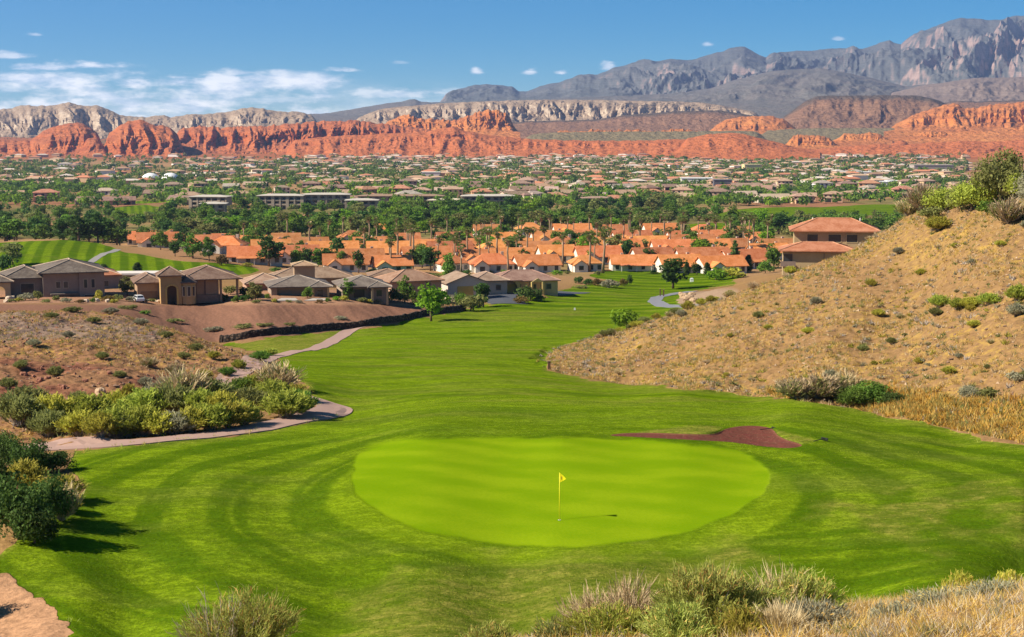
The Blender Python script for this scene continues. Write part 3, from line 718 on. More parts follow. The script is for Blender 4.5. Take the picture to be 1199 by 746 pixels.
def unit(a): return a / (np.linalg.norm(a, axis=-1, keepdims=True) + 1e-9)
def cards(C, Nn, size, asp=1., rng=NR):
    """leaf faces: pointed quads at C facing Nn"""
    n = len(C); r = unit(rng.normal(size=(n, 3)))
    u = unit(np.cross(Nn, r)); w = np.cross(Nn, u)
    s = (size * rng.uniform(.6, 1.35, n))[:, None]
    P = np.stack([C - w * s * asp, C + u * s * .55, C + w * s * asp, C - u * s * .55], 1)
    return P.reshape(-1, 3)
def quads(P): return np.arange(len(P)).reshape(-1, 4)
def ball(n, rng=NR): return unit(rng.normal(size=(n, 3)))

def clump_crown(cent, rads, per, size, out=.65, rng=NR, flat=.8):
    Cs, Ns = [], []
    for c, r in zip(cent, rads):
        d = ball(per, rng); rr = r * rng.uniform(.55, 1.08, per)[:, None]
        Cs.append(c + d * rr * (1, 1, flat)); Ns.append(unit(d * out + rng.normal(size=(per, 3)) * .45))
    return cards(np.concatenate(Cs), np.concatenate(Ns), size, 1., rng)

def crown_broad(seed, nc=30, per=36, size=.045, rx=.34, rz=.44, cz=.54):
    rng = np.random.default_rng(seed)
    d = ball(nc, rng); d[:, 2] = d[:, 2] * .9 + .05
    k = rng.uniform(.35, 1., nc)[:, None] ** .6
    lump = 1 + .25 * np.sin(d[:, :1] * 3 + seed) + .18 * rng.normal(size=(nc, 1))
    c = d * k * lump * (rx, rx, rz) * .82 + (0, 0, cz)
    c = c[c[:, 2] > .13]
    return clump_crown(c, rng.uniform(.085, .155, len(c)), per, size, rng=rng)
def crown_pine(seed, size=.04, r0=.24, per=26):
    rng = np.random.default_rng(seed); c = []; rr = []
    for z in np.linspace(.16, .96, 15):
        R = r0 * (1 - z) ** .75 + .02
        for a in rng.uniform(0, 6.28, max(2, int(7 * (1 - z) + 2))):
            q = R * rng.uniform(.35, 1.1); c.append((q * math.cos(a), q * math.sin(a), z + rng.normal() * .02)); rr.append(.045 + .06 * (1 - z))
    return clump_crown(np.array(c), rr, per, size, rng=rng, flat=.6)
def crown_cypress(seed, size=.035, r0=.10):
    rng = np.random.default_rng(seed); c = []; rr = []
    for z in np.linspace(.08, .97, 18):
        R = r0 * math.sin(math.pi * min(1, z * .85 + .14)) ** .7
        for a in rng.uniform(0, 6.28, 4):
            c.append((R * .6 * math.cos(a), R * .6 * math.sin(a), z)); rr.append(R * .6 + .015)
    return clump_crown(np.array(c), rr, 20, size, rng=rng, flat=1.2)
def crown_bush(seed, nc=20, per=34, size=.06, rz=.62, rx=.5):
    rng = np.random.default_rng(seed)
    d = ball(nc, rng); d[:, 2] = np.abs(d[:, 2])
    c = d * rng.uniform(.45, 1., (nc, 1)) * (rx * .8, rx * .8, rz * .75) + (0, 0, .18)
    return clump_crown(c, rng.uniform(.13, .23, nc), per, size, rng=rng)
def crown_palm(seed):
    rng = np.random.default_rng(seed); P = []
    for i in range(30):
        a = rng.uniform(0, 6.28); e = rng.uniform(-.9, 1.2); L = .085 * rng.uniform(.8, 1.2)
        d = np.array((math.cos(a) * math.cos(e), math.sin(a) * math.cos(e), math.sin(e))); s = np.array((-math.sin(a), math.cos(a), 0)); b = np.array((0, 0, .95)) + d * L * .55
        for k in np.linspace(-1, 1, 6):
            dd = unit(d * 1. + s * k * .8 + np.array((0, 0, -.25 * abs(k)))); ss = unit(np.cross(dd, rng.normal(size=3)))
            P.append(np.stack([b, b + dd * L * .55 + ss * .008, b + dd * L * 1.05 - (0, 0, .014), b + dd * L * .55 - ss * .008]))
    return np.concatenate(P)
def skirt_palm(seed):
    rng = np.random.default_rng(seed); n = 60
    a = rng.uniform(0, 6.28, n); z = rng.uniform(.80, .95, n); d = np.stack([np.cos(a), np.sin(a), np.full(n, -.6)], -1)
    return cards(np.stack([np.cos(a) * .028, np.sin(a) * .028, z], -1), unit(d), .035, 1.3, rng)

def blades(n, base, tip, width, rng, bend=.12):
    """narrow tapering leaves from base to tip (arrays), two quads long"""
    d = tip - base; L = np.linalg.norm(d, axis=1, keepdims=True)
    s = unit(np.cross(d, rng.normal(size=(n, 3)))) * width
    m = base + d * .5 + rng.normal(size=(n, 3)) * L * bend
    A = np.stack([base - s * .5, base + s * .5, m + s * .5, m - s * .5], 1)
    B = np.stack([m - s * .5, m + s * .5, tip + s * .12, tip - s * .12], 1)
    return np.concatenate([A, B]).reshape(-1, 3)

def brush(seed, n=3600, r=.5, h=1., width=.016, L=.17, up=.75, hollow=.45):
    """feathery upright shrub: shoots fan out of the root, leaves crowd their outer half"""
    rng = np.random.default_rng(seed); ns = 90
    a = rng.uniform(0, 6.28, ns); q = rng.uniform(0, 1, ns) ** .6
    tip = np.stack([np.cos(a) * q * r, np.sin(a) * q * r, h * (1 - .45 * q ** 2) * rng.uniform(.72, 1.05, ns)], -1)
    k = rng.integers(0, ns, n); f = rng.uniform(hollow, 1., n)[:, None]
    b = tip[k] * f * (1, 1, 1) + rng.normal(size=(n, 3)) * .035
    b[:, 2] = np.maximum(b[:, 2], .02)
    d = unit(unit(tip[k]) * up + rng.normal(size=(n, 3)) * .38 + (0, 0, .25))
    lv = blades(n, b, b + d * L * rng.uniform(.5, 1.2, (n, 1)), width, rng)
    st = blades(ns, np.zeros((ns, 3)) + rng.normal(size=(ns, 3)) * (.05, .05, 0), tip * .9, .018, rng, .04)
    return lv, st
def twigs(seed, n=700, r=.55, h=1., width=.011):
    """dry twiggy shrub of bare stalks"""
    rng = np.random.default_rng(seed); ns = 80
    a = rng.uniform(0, 6.28, ns); q = rng.uniform(0, 1, ns) ** .6
    tip = np.stack([np.cos(a) * q * r, np.sin(a) * q * r, h * (1 - .35 * q ** 2) * rng.uniform(.65, 1.05, ns)], -1)
    k = rng.integers(0, ns, n); f = rng.uniform(.25, .95, n)[:, None]; b = tip[k] * f
    d = unit(unit(tip[k]) + rng.normal(size=(n, 3)) * .28 + (0, 0, .2))
    lv = blades(n, b, b + d * rng.uniform(.12, .34, (n, 1)), width, rng, .05)
    st = blades(ns, np.zeros((ns, 3)), tip, .018, rng, .04)
    return lv, st

def trunk_mesh(seed, h=.5, r=.022, limbs=5, mat=None):
    rng = random.Random(seed); m = MB()
    top = Vector((rng.uniform(-.03, .03), rng.uniform(-.03, .03), h))
    m.tube([(0, 0, -.04), (top.x * .3, top.y * .3, h * .35), (top.x * .7, top.y * .7, h * .7), top], [r * 1.3, r, r * .85, r * .6], 7)
    for i in range(limbs):
        a = i * 6.28 / max(limbs, 1) + rng.uniform(-.4, .4); z = h * rng.uniform(.55, .95); L = rng.uniform(.14, .24)
        b = Vector((top.x * z / h, top.y * z / h, z)); e = b + Vector((math.cos(a) * L, math.sin(a) * L, L * rng.uniform(.5, 1.1)))
        m.tube([b, (b + e) / 2 + Vector((0, 0, -.015)), e], [r * .5, r * .4, r * .18], 5)
    return m.mesh('trunk', mat or M_BARK, True)
def pm(name, P, mat): return mesh_np(name, P, quads(P), False, [mat])

PROTO = {}
def proto(key, parts):
    PROTO.setdefault(key, []).append(parts)
for c in ('dark', 'mid', 'olive', 'bright'):
    for s in range(3 if c in ('dark', 'mid') else 2):
        proto('broad_' + c, [('trunk', trunk_mesh(s + 3, .52)), ('crown', pm('crown', crown_broad(100 + s * 7 + len(c)), LEAF[c]))])
for s in range(2): proto('tall_mid', [('trunk', trunk_mesh(s + 30, .6)), ('crown', pm('crown', crown_broad(140 + s, 34, 34, .04, .24, .46, .54), LEAF['mid']))])
for s in range(2): proto('tall_dark', [('trunk', trunk_mesh(s + 33, .6)), ('crown', pm('crown', crown_broad(150 + s, 34, 34, .04, .22, .46, .54), LEAF['dark']))])
for s in range(2): proto('pine', [('trunk', trunk_mesh(s + 40, .8, .02, 0)), ('crown', pm('crown', crown_pine(60 + s), LEAF['juniper']))])
for s in range(2): proto('cypress', [('trunk', trunk_mesh(s + 44, .3, .02, 0)), ('crown', pm('crown', crown_cypress(70 + s), LEAF['juniper']))])
for s in range(4):
    m = MB(); rr = random.Random(s); k = rr.uniform(-.03, .03)
    m.tube([(0, 0, -.02), (k * .4, 0, .3), (k, k * .4, .62), (0, 0, .94)], [.030, .021, .017, .017], 7)
    proto('palm', [('trunk', m.mesh('trunk', M_BARKP, True)), ('crown', pm('crown', crown_palm(s), LEAF['palm'])), ('dead_frond_skirt', pm('dead_frond_skirt', skirt_palm(s), LEAF['tan']))])
for c in ('dark', 'mid', 'olive', 'bright', 'yellow', 'sage', 'juniper', 'rust'):
    for s in range(2): proto('bush_' + c, [('stems', trunk_mesh(s + 50, .25, .02, 5)), ('foliage', pm('foliage', crown_bush(200 + s * 3 + len(c)), LEAF[c]))])
for c in ('juniper', 'sage', 'dark', 'mid', 'lush', 'olive'):
    for s in range(2): proto('thicket_' + c, [('stems', trunk_mesh(s + 55, .3, .02, 6)), ('foliage', pm('foliage', crown_bush(230 + s * 3 + len(c), 34, 120, .026), LEAF[c]))])
M_STEM = LEAF['lav']
for c in ('yellow', 'olive', 'lush', 'sage', 'mid'):
    for s in range(2):
        lv, st = brush(300 + s + len(c), 2600, .55, .95, .030, .16)
        proto('brush_' + c, [('stems', pm('stems', st, M_STEM)), ('foliage', pm('foliage', lv, LEAF[c]))])
for s in range(2):
    lv, st = twigs(330 + s, 900, .55, .9, .02); proto('twig', [('stems', pm('stems', st, M_STEM)), ('twigs', pm('twigs', lv, LEAF['tan']))])
for s in range(2):
    lv, st = twigs(340 + s, 800, .55, .9, .02); l2, _ = brush(345 + s, 700, .5, .8, .03, .14); proto('wispy', [('stems', pm('stems', st, M_STEM)), ('twigs', pm('twigs', lv, LEAF['tan'])), ('foliage', pm('foliage', l2, LEAF['olive']))])

def plant(name, key, loc, h, label, cat, group=None, w=None, rng=RNG):
    """a plant of the given height (and width, against the height 1 / width ~1 of its pattern)"""
    pr = rng.choice(PROTO[key]); w = h if w is None else w
    o = thing(name, label, cat, loc, rng.uniform(0, 6.28), group, (w, w, h))
    for nm, me in pr: part(nm, me, o)
    return o
# ------------------------------------------------------------------ buildings
def tintmat(name, var=.22, s=.8, rough=.85, rows=0.):
    """stucco / tile whose colour is the object's own colour"""
    t = NT(name); oi = t.n('ShaderNodeObjectInfo')
    n = t.noise(t.pos(), s, 4, .65); n2 = t.noise(t.pos(), s * 6, 3, .6)
    k = t.math('ADD', t.math('MULTIPLY', n, .6), t.math('MULTIPLY', n2, .4))
    c = t.mix(t.ramp(k, .32, .68), t.mix(var, oi.outputs['Color'], (.03, .02, .015)), t.mix(var * .45, oi.outputs['Color'], (.85, .75, .6)))
    nrm = t.bump(n2, .3, .06)
    if rows:
        wv = t.n('ShaderNodeTexWave', wave_type='BANDS', bands_direction='X'); t.put(wv.inputs['Vector'], t.obj()); wv.inputs['Scale'].default_value = rows; wv.inputs['Distortion'].default_value = .4
        c = t.mix(t.math('MULTIPLY', wv.outputs['Color'], .18), c, (.05, .03, .02)); nrm = t.bump(wv.outputs['Fac'], .5, .05, nrm)
    return t.out(c, rough, nrm, .2)
M_TILE = tintmat('roof_tile', .30, .5, .85, 1.6)
M_WALL = tintmat('stucco', .12, .7)
M_TRIM = tintmat('painted_trim', .08, 1.)
t = NT('window_glass'); M_GLASS = t.out(t.mix(t.noise(t.pos(), .8, 2), (.02, .025, .03), (.05, .06, .07)), .12, None, .5)
M_DARK = solid('dark_opening', (.03, .026, .022), .9)
def tint(o, c): o.color = (*c, 1); return o

def hip(m, x0, x1, y0, y1, z, h, o=.6, th=.22):
    x0 -= o; x1 += o; y0 -= o; y1 += o; w, d = x1 - x0, y1 - y0
    if abs(w - d) < .4: r = [((x0 + x1) / 2, (y0 + y1) / 2)] * 2
    elif w > d: r = [(x0 + d / 2, (y0 + y1) / 2), (x1 - d / 2, (y0 + y1) / 2)]
    else: r = [((x0 + x1) / 2, y0 + w / 2), ((x0 + x1) / 2, y1 - w / 2)]
    c = [(x0, y0), (x1, y0), (x1, y1), (x0, y1)]
    B = [(a, b, z) for a, b in c]; T = [(a, b, z + th) for a, b in c]; R = [(a, b, z + th + h) for a, b in r]
    m.face(B[::-1])
    for i in range(4): m.face([B[i], B[(i + 1) % 4], T[(i + 1) % 4], T[i]])
    if w > d + .4: fs = [[T[0], T[1], R[1], R[0]], [T[1], T[2], R[1]], [T[2], T[3], R[0], R[1]], [T[3], T[0], R[0]]]; hp = [(T[0], R[0]), (T[3], R[0]), (T[1], R[1]), (T[2], R[1]), (R[0], R[1])]
    elif d > w + .4: fs = [[T[0], T[1], R[0]], [T[1], T[2], R[1], R[0]], [T[2], T[3], R[1]], [T[3], T[0], R[0], R[1]]]; hp = [(T[0], R[0]), (T[1], R[0]), (T[2], R[1]), (T[3], R[1]), (R[0], R[1])]
    else: fs = [[T[i], T[(i + 1) % 4], R[0]] for i in range(4)]; hp = [(T[i], R[0]) for i in range(4)]
    for f in fs: m.face(f)
    return hp
def gable(m, x0, x1, y0, y1, z, h, o=.5, th=.2, axis='x'):
    """roof slabs of a gabled roof, ridge along axis"""
    if axis == 'x':
        ym = (y0 + y1) / 2; a0, a1 = x0 - o, x1 + o; dz = h * o / ((y1 - y0) / 2)
        for s, e in ((1, y0 - o), (-1, y1 + o)):
            p = [(a0, e, z - dz), (a1, e, z - dz), (a1, ym, z + h), (a0, ym, z + h)]; q = [(a, b, c + th) for a, b, c in p]
            m.poly(p + q, [(0, 3, 2, 1), (4, 5, 6, 7), (0, 1, 5, 4), (1, 2, 6, 5), (2, 3, 7, 6), (3, 0, 4, 7)])
    else:
        xm = (x0 + x1) / 2; b0, b1 = y0 - o, y1 + o; dz = h * o / ((x1 - x0) / 2)
        for e in (x0 - o, x1 + o):
            p = [(e, b0, z - dz), (xm, b0, z + h), (xm, b1, z + h), (e, b1, z - dz)]; q = [(a, b, c + th) for a, b, c in p]
            m.poly(p + q, [(0, 3, 2, 1), (4, 5, 6, 7), (0, 1, 5, 4), (1, 2, 6, 5), (2, 3, 7, 6), (3, 0, 4, 7)])
def gable_end(m, x0, x1, y0, y1, z, h, axis='x', t=.25):
    if axis == 'x':
        ym = (y0 + y1) / 2
        for x in (x0, x1 - t):
            v = [(x, y0, z), (x, y1, z), (x, ym, z + h), (x + t, y0, z), (x + t, y1, z), (x + t, ym, z + h)]
            m.poly(v, [(0, 2, 1), (3, 4, 5), (0, 1, 4, 3), (1, 2, 5, 4), (2, 0, 3, 5)])
    else:
        xm = (x0 + x1) / 2
        for y in (y0, y1 - t):
            v = [(x0, y, z), (x1, y, z), (xm, y, z + h), (x0, y + t, z), (x1, y + t, z), (xm, y + t, z + h)]
            m.poly(v, [(0, 1, 2), (3, 5, 4), (0, 3, 4, 1), (1, 4, 5, 2), (2, 5, 3, 0)])
def window(root, x, z, w, h, y, frame=(.35, .3, .24), side='front', name='window'):
    """frame with its pane, on the front (y) or a side wall (y is then the wall's x)"""
    f = MB(); g = MB(); t = .12
    for a in ((x - w / 2 - t, x - w / 2, z - t, z + h + t), (x + w / 2, x + w / 2 + t, z - t, z + h + t), (x - w / 2, x + w / 2, z - t, z), (x - w / 2, x + w / 2, z + h, z + h + t)):
        if side == 'front': f.box(a[0], a[1], y - .07, y - .003, a[2], a[3])
        else: f.box(*( (y - .07, y - .003) if side == 'left' else (y + .003, y + .07)), a[0], a[1], a[2], a[3])
    if side == 'front': g.box(x - w / 2, x + w / 2, y - .03, y - .003, z, z + h)
    else: g.box(*((y - .03, y - .003) if side == 'left' else (y + .003, y + .03)), x - w / 2, x + w / 2, z, z + h)
    o = tint(f.build(name, M_TRIM, root), frame); g.build('pane', M_GLASS, o); return o
def caps(root, hp, col, r=.13):
    for a, b in hp:
        if (Vector(a) - Vector(b)).length < .3: continue
        m = MB(); m.tube([a, b], [r, r], 6); tint(m.build('ridge_cap', M_TILE, root), col)
def arch_wall(m, x0, x1, y0, y1, z0, z1, ax0, ax1, az):
    """wall with a round-headed opening from ax0 to ax1, springing at az"""
    c, r = (ax0 + ax1) / 2, (ax1 - ax0) / 2; n = 10
    m.box(x0, ax0, y0, y1, z0, z1); m.box(ax1, x1, y0, y1, z0, z1)
    P = [(c - r * math.cos(math.pi * i / n), az + r * math.sin(math.pi * i / n)) for i in range(n + 1)]
    for i in range(n):
        (a, b), (d, e) = P[i], P[i + 1]
        m.poly([(a, y0, b), (d, y0, e), (d, y0, z1), (a, y0, z1), (a, y1, b), (d, y1, e), (d, y1, z1), (a, y1, z1)], [(0, 1, 2, 3), (7, 6, 5, 4), (0, 4, 5, 1), (3, 2, 6, 7)])
def garage(root, x, w, h, y, col, z=0):
    m = MB()
    for i in range(4): m.box(x - w / 2, x + w / 2, y - .05 - .01 * (i % 2), y - .003, z + h * i / 4 + .015, z + h * (i + 1) / 4)
    return tint(m.build('garage_door', M_TRIM, root), col)
def place(px, D, dz=0., py=None):
    if py is not None:
        a, s_ = p2ts(px, py); return Vector((float(a) * D, D, float(s_) * D))
    v = at(px, D); v.z += dz; return v

GREYR, BROWNR, TANR, ORANGER = (.105, .080, .066), (.165, .085, .058), (.33, .205, .125), (.72, .205, .045)
# 1: long house with a grey-brown hipped roof
h = thing('hillside_house', 'dark stucco house with broad grey-brown hipped roof and lit arched porch', 'house', place(58, 273, py=352), rad(21))
m = MB(); m.box(-1, 9.2, 0, 13, -2.5, 4.8); m.box(-6.6, -1, 1.5, 12, -2.5, 3.9); m.box(5.2, 9.6, -.35, 0, -2.5, 4.8); tint(m.build('wall', M_WALL, h), (.25, .20, .17))
m = MB(); arch_wall(m, -10.2, -6.6, -1.2, -.8, -2, 3.6, -9.4, -7.5, 2.0); m.box(-10.2, -9.8, -.8, 5, -2, 3.6); m.box(-7, -6.6, -.8, 1.5, -2, 3.6); tint(m.build('arched_porch', M_WALL, h), (.42, .33, .20))
m = MB(); hp = hip(m, -1, 9.4, -.3, 13, 4.8, 1.8, .9); tint(m.build('roof', M_TILE, h), GREYR); caps(h, hp, (.45, .33, .24))
m = MB(); hp = hip(m, -7.2, 0, 1.5, 12, 3.9, 1.7, .8); tint(m.build('roof', M_TILE, h), GREYR); caps(h, hp, (.45, .33, .24))
m = MB(); hp = hip(m, -10.4, -6.6, -1.2, 4, 3.6, 1.1, .6); tint(m.build('roof', M_TILE, h), GREYR); caps(h, hp, (.45, .33, .24))
for x, z, w, hh in ((1.6, 2.2, .7, 1.1), (2.9, 2.2, .7, 1.1), (6.3, 2.1, .55, 1.5), (7.6, 2.1, .55, 1.5)): window(h, x, z, w, hh, 0 if x < 5 else -.35)
window(h, 7.4, -.9, 2.6, 1.7, -.35); window(h, -3.6, 1.4, 2.2, 1.6, 1.5)
m = MB(); m.box(.2, 4.8, -1.1, 0, 1.0, 1.25); tint(m.build('awning', M_TILE, h), (.16, .13, .11))
# 2: orange roof behind it
h = thing('tiled_house', 'grey walled house with orange roof half hidden behind the dark stucco house', 'house', place(112, 300, py=345), rad(22))
m = MB(); m.box(-4, 4.5, 0, 10, -2, 3.6); tint(m.build('wall', M_WALL, h), (.27, .23, .21))
m = MB(); hp = hip(m, -4, 4.5, 0, 10, 3.6, 1.6, .6); tint(m.build('roof', M_TILE, h), (.45, .15, .06)); caps(h, hp, (.6, .42, .3))
window(h, -1, 1.6, 1, 1, 0); window(h, 2, 1.6, 1, 1, 0)
# 3: house with a tower porch and a turret
h = thing('hillside_house', 'brown roofed house with square entrance tower, arched doorway and round turret', 'house', place(206, 275, py=351), rad(18)); h.scale = (1.03, 1, .86)
m = MB(); m.box(1.5, 7.6, 1.2, 12, -1, 3.9); m.box(-6.3, -2.4, 3., 11, -1, 3.3); m.box(-2.6, 1.5, 2.2, 9, -1, 4.2); tint(m.build('wall', M_WALL, h), (.36, .23, .14))
m = MB(); m.box(1.2, 7.9, .9, 1.2, -1, .7); tint(m.build('stone_base', M_WALL, h), (.22, .15, .11))
m = MB(); arch_wall(m, -2.6, 1., -.4, 0, -1, 5.0, -1.5, .1, 2.2); m.box(-2.6, -2.2, 0, 3, -1, 5.); m.box(.6, 1., 0, 3, -1, 5.); tint(m.build('entrance_tower', M_WALL, h), (.46, .29, .12))
m = MB(); m.box(-1.3, -.1, 2.6, 2.75, -.5, 2.9); tint(m.build('door', M_TRIM, h), (.09, .045, .025))
m = MB()
for i in range(9):
    a = math.pi * i / 8; m.box(-.7 + .98 * math.cos(a) - .14, -.7 + .98 * math.cos(a) + .14, -.47, -.403, 2.2 + .98 * math.sin(a) - .14, 2.2 + .98 * math.sin(a) + .14)
m.box(-1.82, -1.55, -.47, -.403, -1, 2.1); m.box(.15, .42, -.47, -.403, -1, 2.1); tint(m.build('arch_trim', M_TRIM, h), (.60, .42, .12))
m = MB(); hp = hip(m, -2.6, 1., -.4, 3.2, 5., 1.7, .55); tint(m.build('tower_roof', M_TILE, h), BROWNR); caps(h, hp, (.42, .27, .18))
m = MB(); m.ring([(1.35, -1), (1.35, 3.6)], 10, (2.2, .6, 0)); tint(m.build('turret', M_WALL, h), (.50, .33, .14))
m = MB(); m.ring([(1.75, 3.45), (1.75, 3.65), (.1, 5.1), (0, 5.1)], 16, (2.2, .6, 0)); tint(m.build('turret_roof', M_TILE, h), BROWNR)
for a in (-2.3, -1.57, -.85): window(h, 2.2 + 1.2 * math.cos(a), .8, .45, 1.9, .6 + 1.42 * math.sin(a), (.55, .45, .3))
m = MB(); hp = hip(m, 1.2, 11.2, .4, 12, 3.9, 2.3, .5); tint(m.build('roof', M_TILE, h), BROWNR); caps(h, hp, (.42, .27, .18))
m = MB(); hp = hip(m, -6.4, -2.2, 2.6, 11, 3.3, 1.5, .5); tint(m.build('roof', M_TILE, h), BROWNR); caps(h, hp, (.42, .27, .18))
garage(h, -4.3, 2.9, 2.2, 3., (.20, .13, .09), -.6)
for x in (7.9, 10.8): mm = MB(); mm.box(x - .2, x + .2, .6, 1., -1, 3.9); tint(mm.build('porch_post', M_TRIM, h), (.30, .19, .11))
for x in (3.6, 5.2): mm = MB(); mm.box(x - .12, x + .12, 1.0, 1.2, -1, 3.9); tint(mm.build('pilaster', M_TRIM, h), (.16, .10, .07))
# 4-5: low grey-roofed pair
for (px, lab, w, gx) in ((352, 'low grey roofed house with wide garage and pale driveway', 12, -3.4), (428, 'low grey roofed house with dark deep porch beside its grey roofed neighbour', 9.5, None)):
    h = thing('ranch_house', lab, 'house', place(px, 288, py=349.5), rad(14)); h.scale = (.88, .88, .80)
    m = MB(); m.box(-w / 2, w / 2, 1.2, 11, -1.5, 2.7); m.box(-w / 2 - .2, -w / 2 + 1, 0, 1.2, -1.5, 2.7); m.box(w / 2 - 3.6, w / 2, 0, 1.2, -1.5, 2.7); tint(m.build('wall', M_WALL, h), (.33, .25, .19))
    m = MB(); hp = hip(m, -w / 2, w / 2, 0, 11, 2.7, 2.0, .9); tint(m.build('roof', M_TILE, h), (.155, .122, .104)); caps(h, hp, (.40, .33, .27))
    m = MB(); hp = hip(m, w / 2 - 4, w / 2 + .3, -1.2, 4, 2.6, 1.1, .5); tint(m.build('roof', M_TILE, h), (.155, .122, .104)); caps(h, hp, (.40, .33, .27))
    if gx is not None: garage(h, gx, 3.4, 2.1, 1.2, (.30, .25, .2), -.2)
    else: window(h, -1.2, .1, 2.4, 2., 1.2); window(h, -4, .3, 1., 1.6, 1.2)
    for x in (w / 2 - 3.4, w / 2 - .2): mm = MB(); mm.box(x - .22, x + .22, -1.1, -.7, -1.5, 2.6); tint(mm.build('porch_post', M_TRIM, h), (.52, .40, .22))
    window(h, w / 2 - 1.8, .4, 1.2, 1.5, 0)
dm = solid('driveway_concrete', (.46, .40, .34), .9, .1)
def slab(name, pts, D, label, mat=dm):
    P = [hit(a, b, D - 40, D + 60) for a, b in pts]; m = MB(); top = [(p.x, p.y, p.z + .09) for p in P]; bot = [(p.x, p.y, p.z - .3) for p in P]
    m.face(top); n = len(P)
    for i in range(n): m.face([bot[i], bot[(i + 1) % n], top[(i + 1) % n], top[i]])
    o = m.build(name, mat); o['kind'] = 'structure'; return o
slab('driveway', [(322, 352.5), (350, 352.5), (346, 349.5), (330, 349.5)], 275, '')
slab('driveway', [(356, 352.5), (388, 352), (384, 349.8), (366, 349.8)], 275, '')
# 6..9
def simple_house(px, D, w, d, hw, hr, rz, wall, roof, lab, dz=0, kind='hip', wins=2, gar=None, rc=True, name='suburban_house', cat='house', py=None):
    h = thing(name, lab, cat, place(px, D, dz, py), rad(rz)); h.scale = (1, 1, .88)
    m = MB(); m.box(-w / 2, w / 2, 0, d, -1.5, hw)
    if kind == 'gable': gable_end(m, -w / 2, w / 2, 0, d, hw, hr - .02, 'x')
    if kind == 'front': gable_end(m, -w / 2, w / 2, 0, d, hw, hr - .02, 'y')
    tint(m.build('wall', M_WALL, h), wall)
    m = MB(); hp = hip(m, -w / 2, w / 2, 0, d, hw, hr, .6) if kind == 'hip' else (gable(m, -w / 2, w / 2, 0, d, hw, hr, .5, .2, 'x' if kind == 'gable' else 'y') or [])
    tint(m.build('roof', M_TILE, h), roof)
    if rc and hp: caps(h, hp, tuple(min(.6, c * 1.7) for c in roof))
    for i in range(wins):
        x = -w / 2 + w * (i + .6) / (wins + .2)
        if gar is not None and abs(x - gar) < 2.2: continue
        window(h, x, .7, 1.1, 1.3, 0)
    if gar is not None: garage(h, gar, 3.6, 2.2, 0, (.56, .40, .10) if wall[0] > .45 else (.45, .40, .33), -.1)
    return h
simple_house(365, 322, 17, 9, 2.6, 2.0, 10, (.36, .26, .17), (.28, .175, .11), 'tan roofed house with a square lookout tower rising above its roof', 0, 'hip', 3, py=339)
simple_house(357, 314, 4.2, 4.2, 5.4, .9, 10, (.47, .32, .19), (.42, .26, .15), 'square tan lookout tower with three small windows and flat pyramid roof', 0, 'hip', 3, name='lookout_tower', cat='tower', py=339)
simple_house(312, 300, 7.5, 8, 2.4, 1.8, 16, (.44, .27, .18), (.40, .24, .16), 'small pinkish house with teal awnings beside the low grey roofed house', 0, 'hip', 2, py=345)
simple_house(456, 330, 8, 8, 2.4, 1.5, 8, (.44, .34, .24), (.25, .145, .09), 'small brown roofed house behind the deep porch house', -.2, 'hip', 2, py=336)
simple_house(488, 318, 11, 9, 2.3, 2.2, 24, (.40, .26, .18), (.33, .175, .105), 'pinkish tan roofed house half covered by garden shrubs', -.4, 'hip', 2, py=341)
simple_house(548, 330, 9, 9, 2.9, 1.9, 18, (.60, .52, .44), (.34, .225, .15), 'pale walled house with front gable and white garage beside the road', -.3, 'front', 1, gar=-.6, py=345)
simple_house(575, 345, 7.5, 9, 3.0, 1.8, 14, (.45, .38, .31), (.33, .215, .15), 'brown roofed house between the pale gable and the yellow garage', -.3, 'hip', 2, py=343)
h = simple_house(616, 352, 15, 10, 2.8, 2.3, 12, (.56, .42, .22), (.29, .155, .115), 'yellow stucco house with mauve-brown roof and arched yellow garage front', 0, 'hip', 4, gar=-4.2, py=342)
m = MB(); arch_wall(m, -6.9, -1.6, -1.2, -.05, -1, 3.1, -6.1, -2.3, 1.3); tint(m.build('garage_arch', M_WALL, h), (.62, .47, .16))
m = MB(); hp = hip(m, -6.9, -1.6, -1.2, 4, 3.1, 1.2, .4); tint(m.build('roof', M_TILE, h), (.29, .155, .115))
m = MB(); gable_end(m, 1., 4., -1.3, 1.5, 2.7, 1., 'y'); m.box(1, 1.4, -1.3, 0, -1, 2.7); m.box(3.6, 4, -1.3, 0, -1, 2.7); tint(m.build('porch', M_WALL, h), (.62, .47, .16))
# long low white-topped wall / shed behind the tower house
h = thing('shed_building', 'long low shed with flat white roof behind the terrace houses', 'shed', place(168, 330, 0), rad(4))
m = MB(); m.box(-9, 9, 0, 5, -1, 2.2); tint(m.build('wall', M_WALL, h), (.24, .19, .16)); m = MB(); m.box(-9.4, 9.4, -.5, 5.4, 2.2, 2.6); tint(m.build('roof', M_WALL, h), (.66, .60, .55))
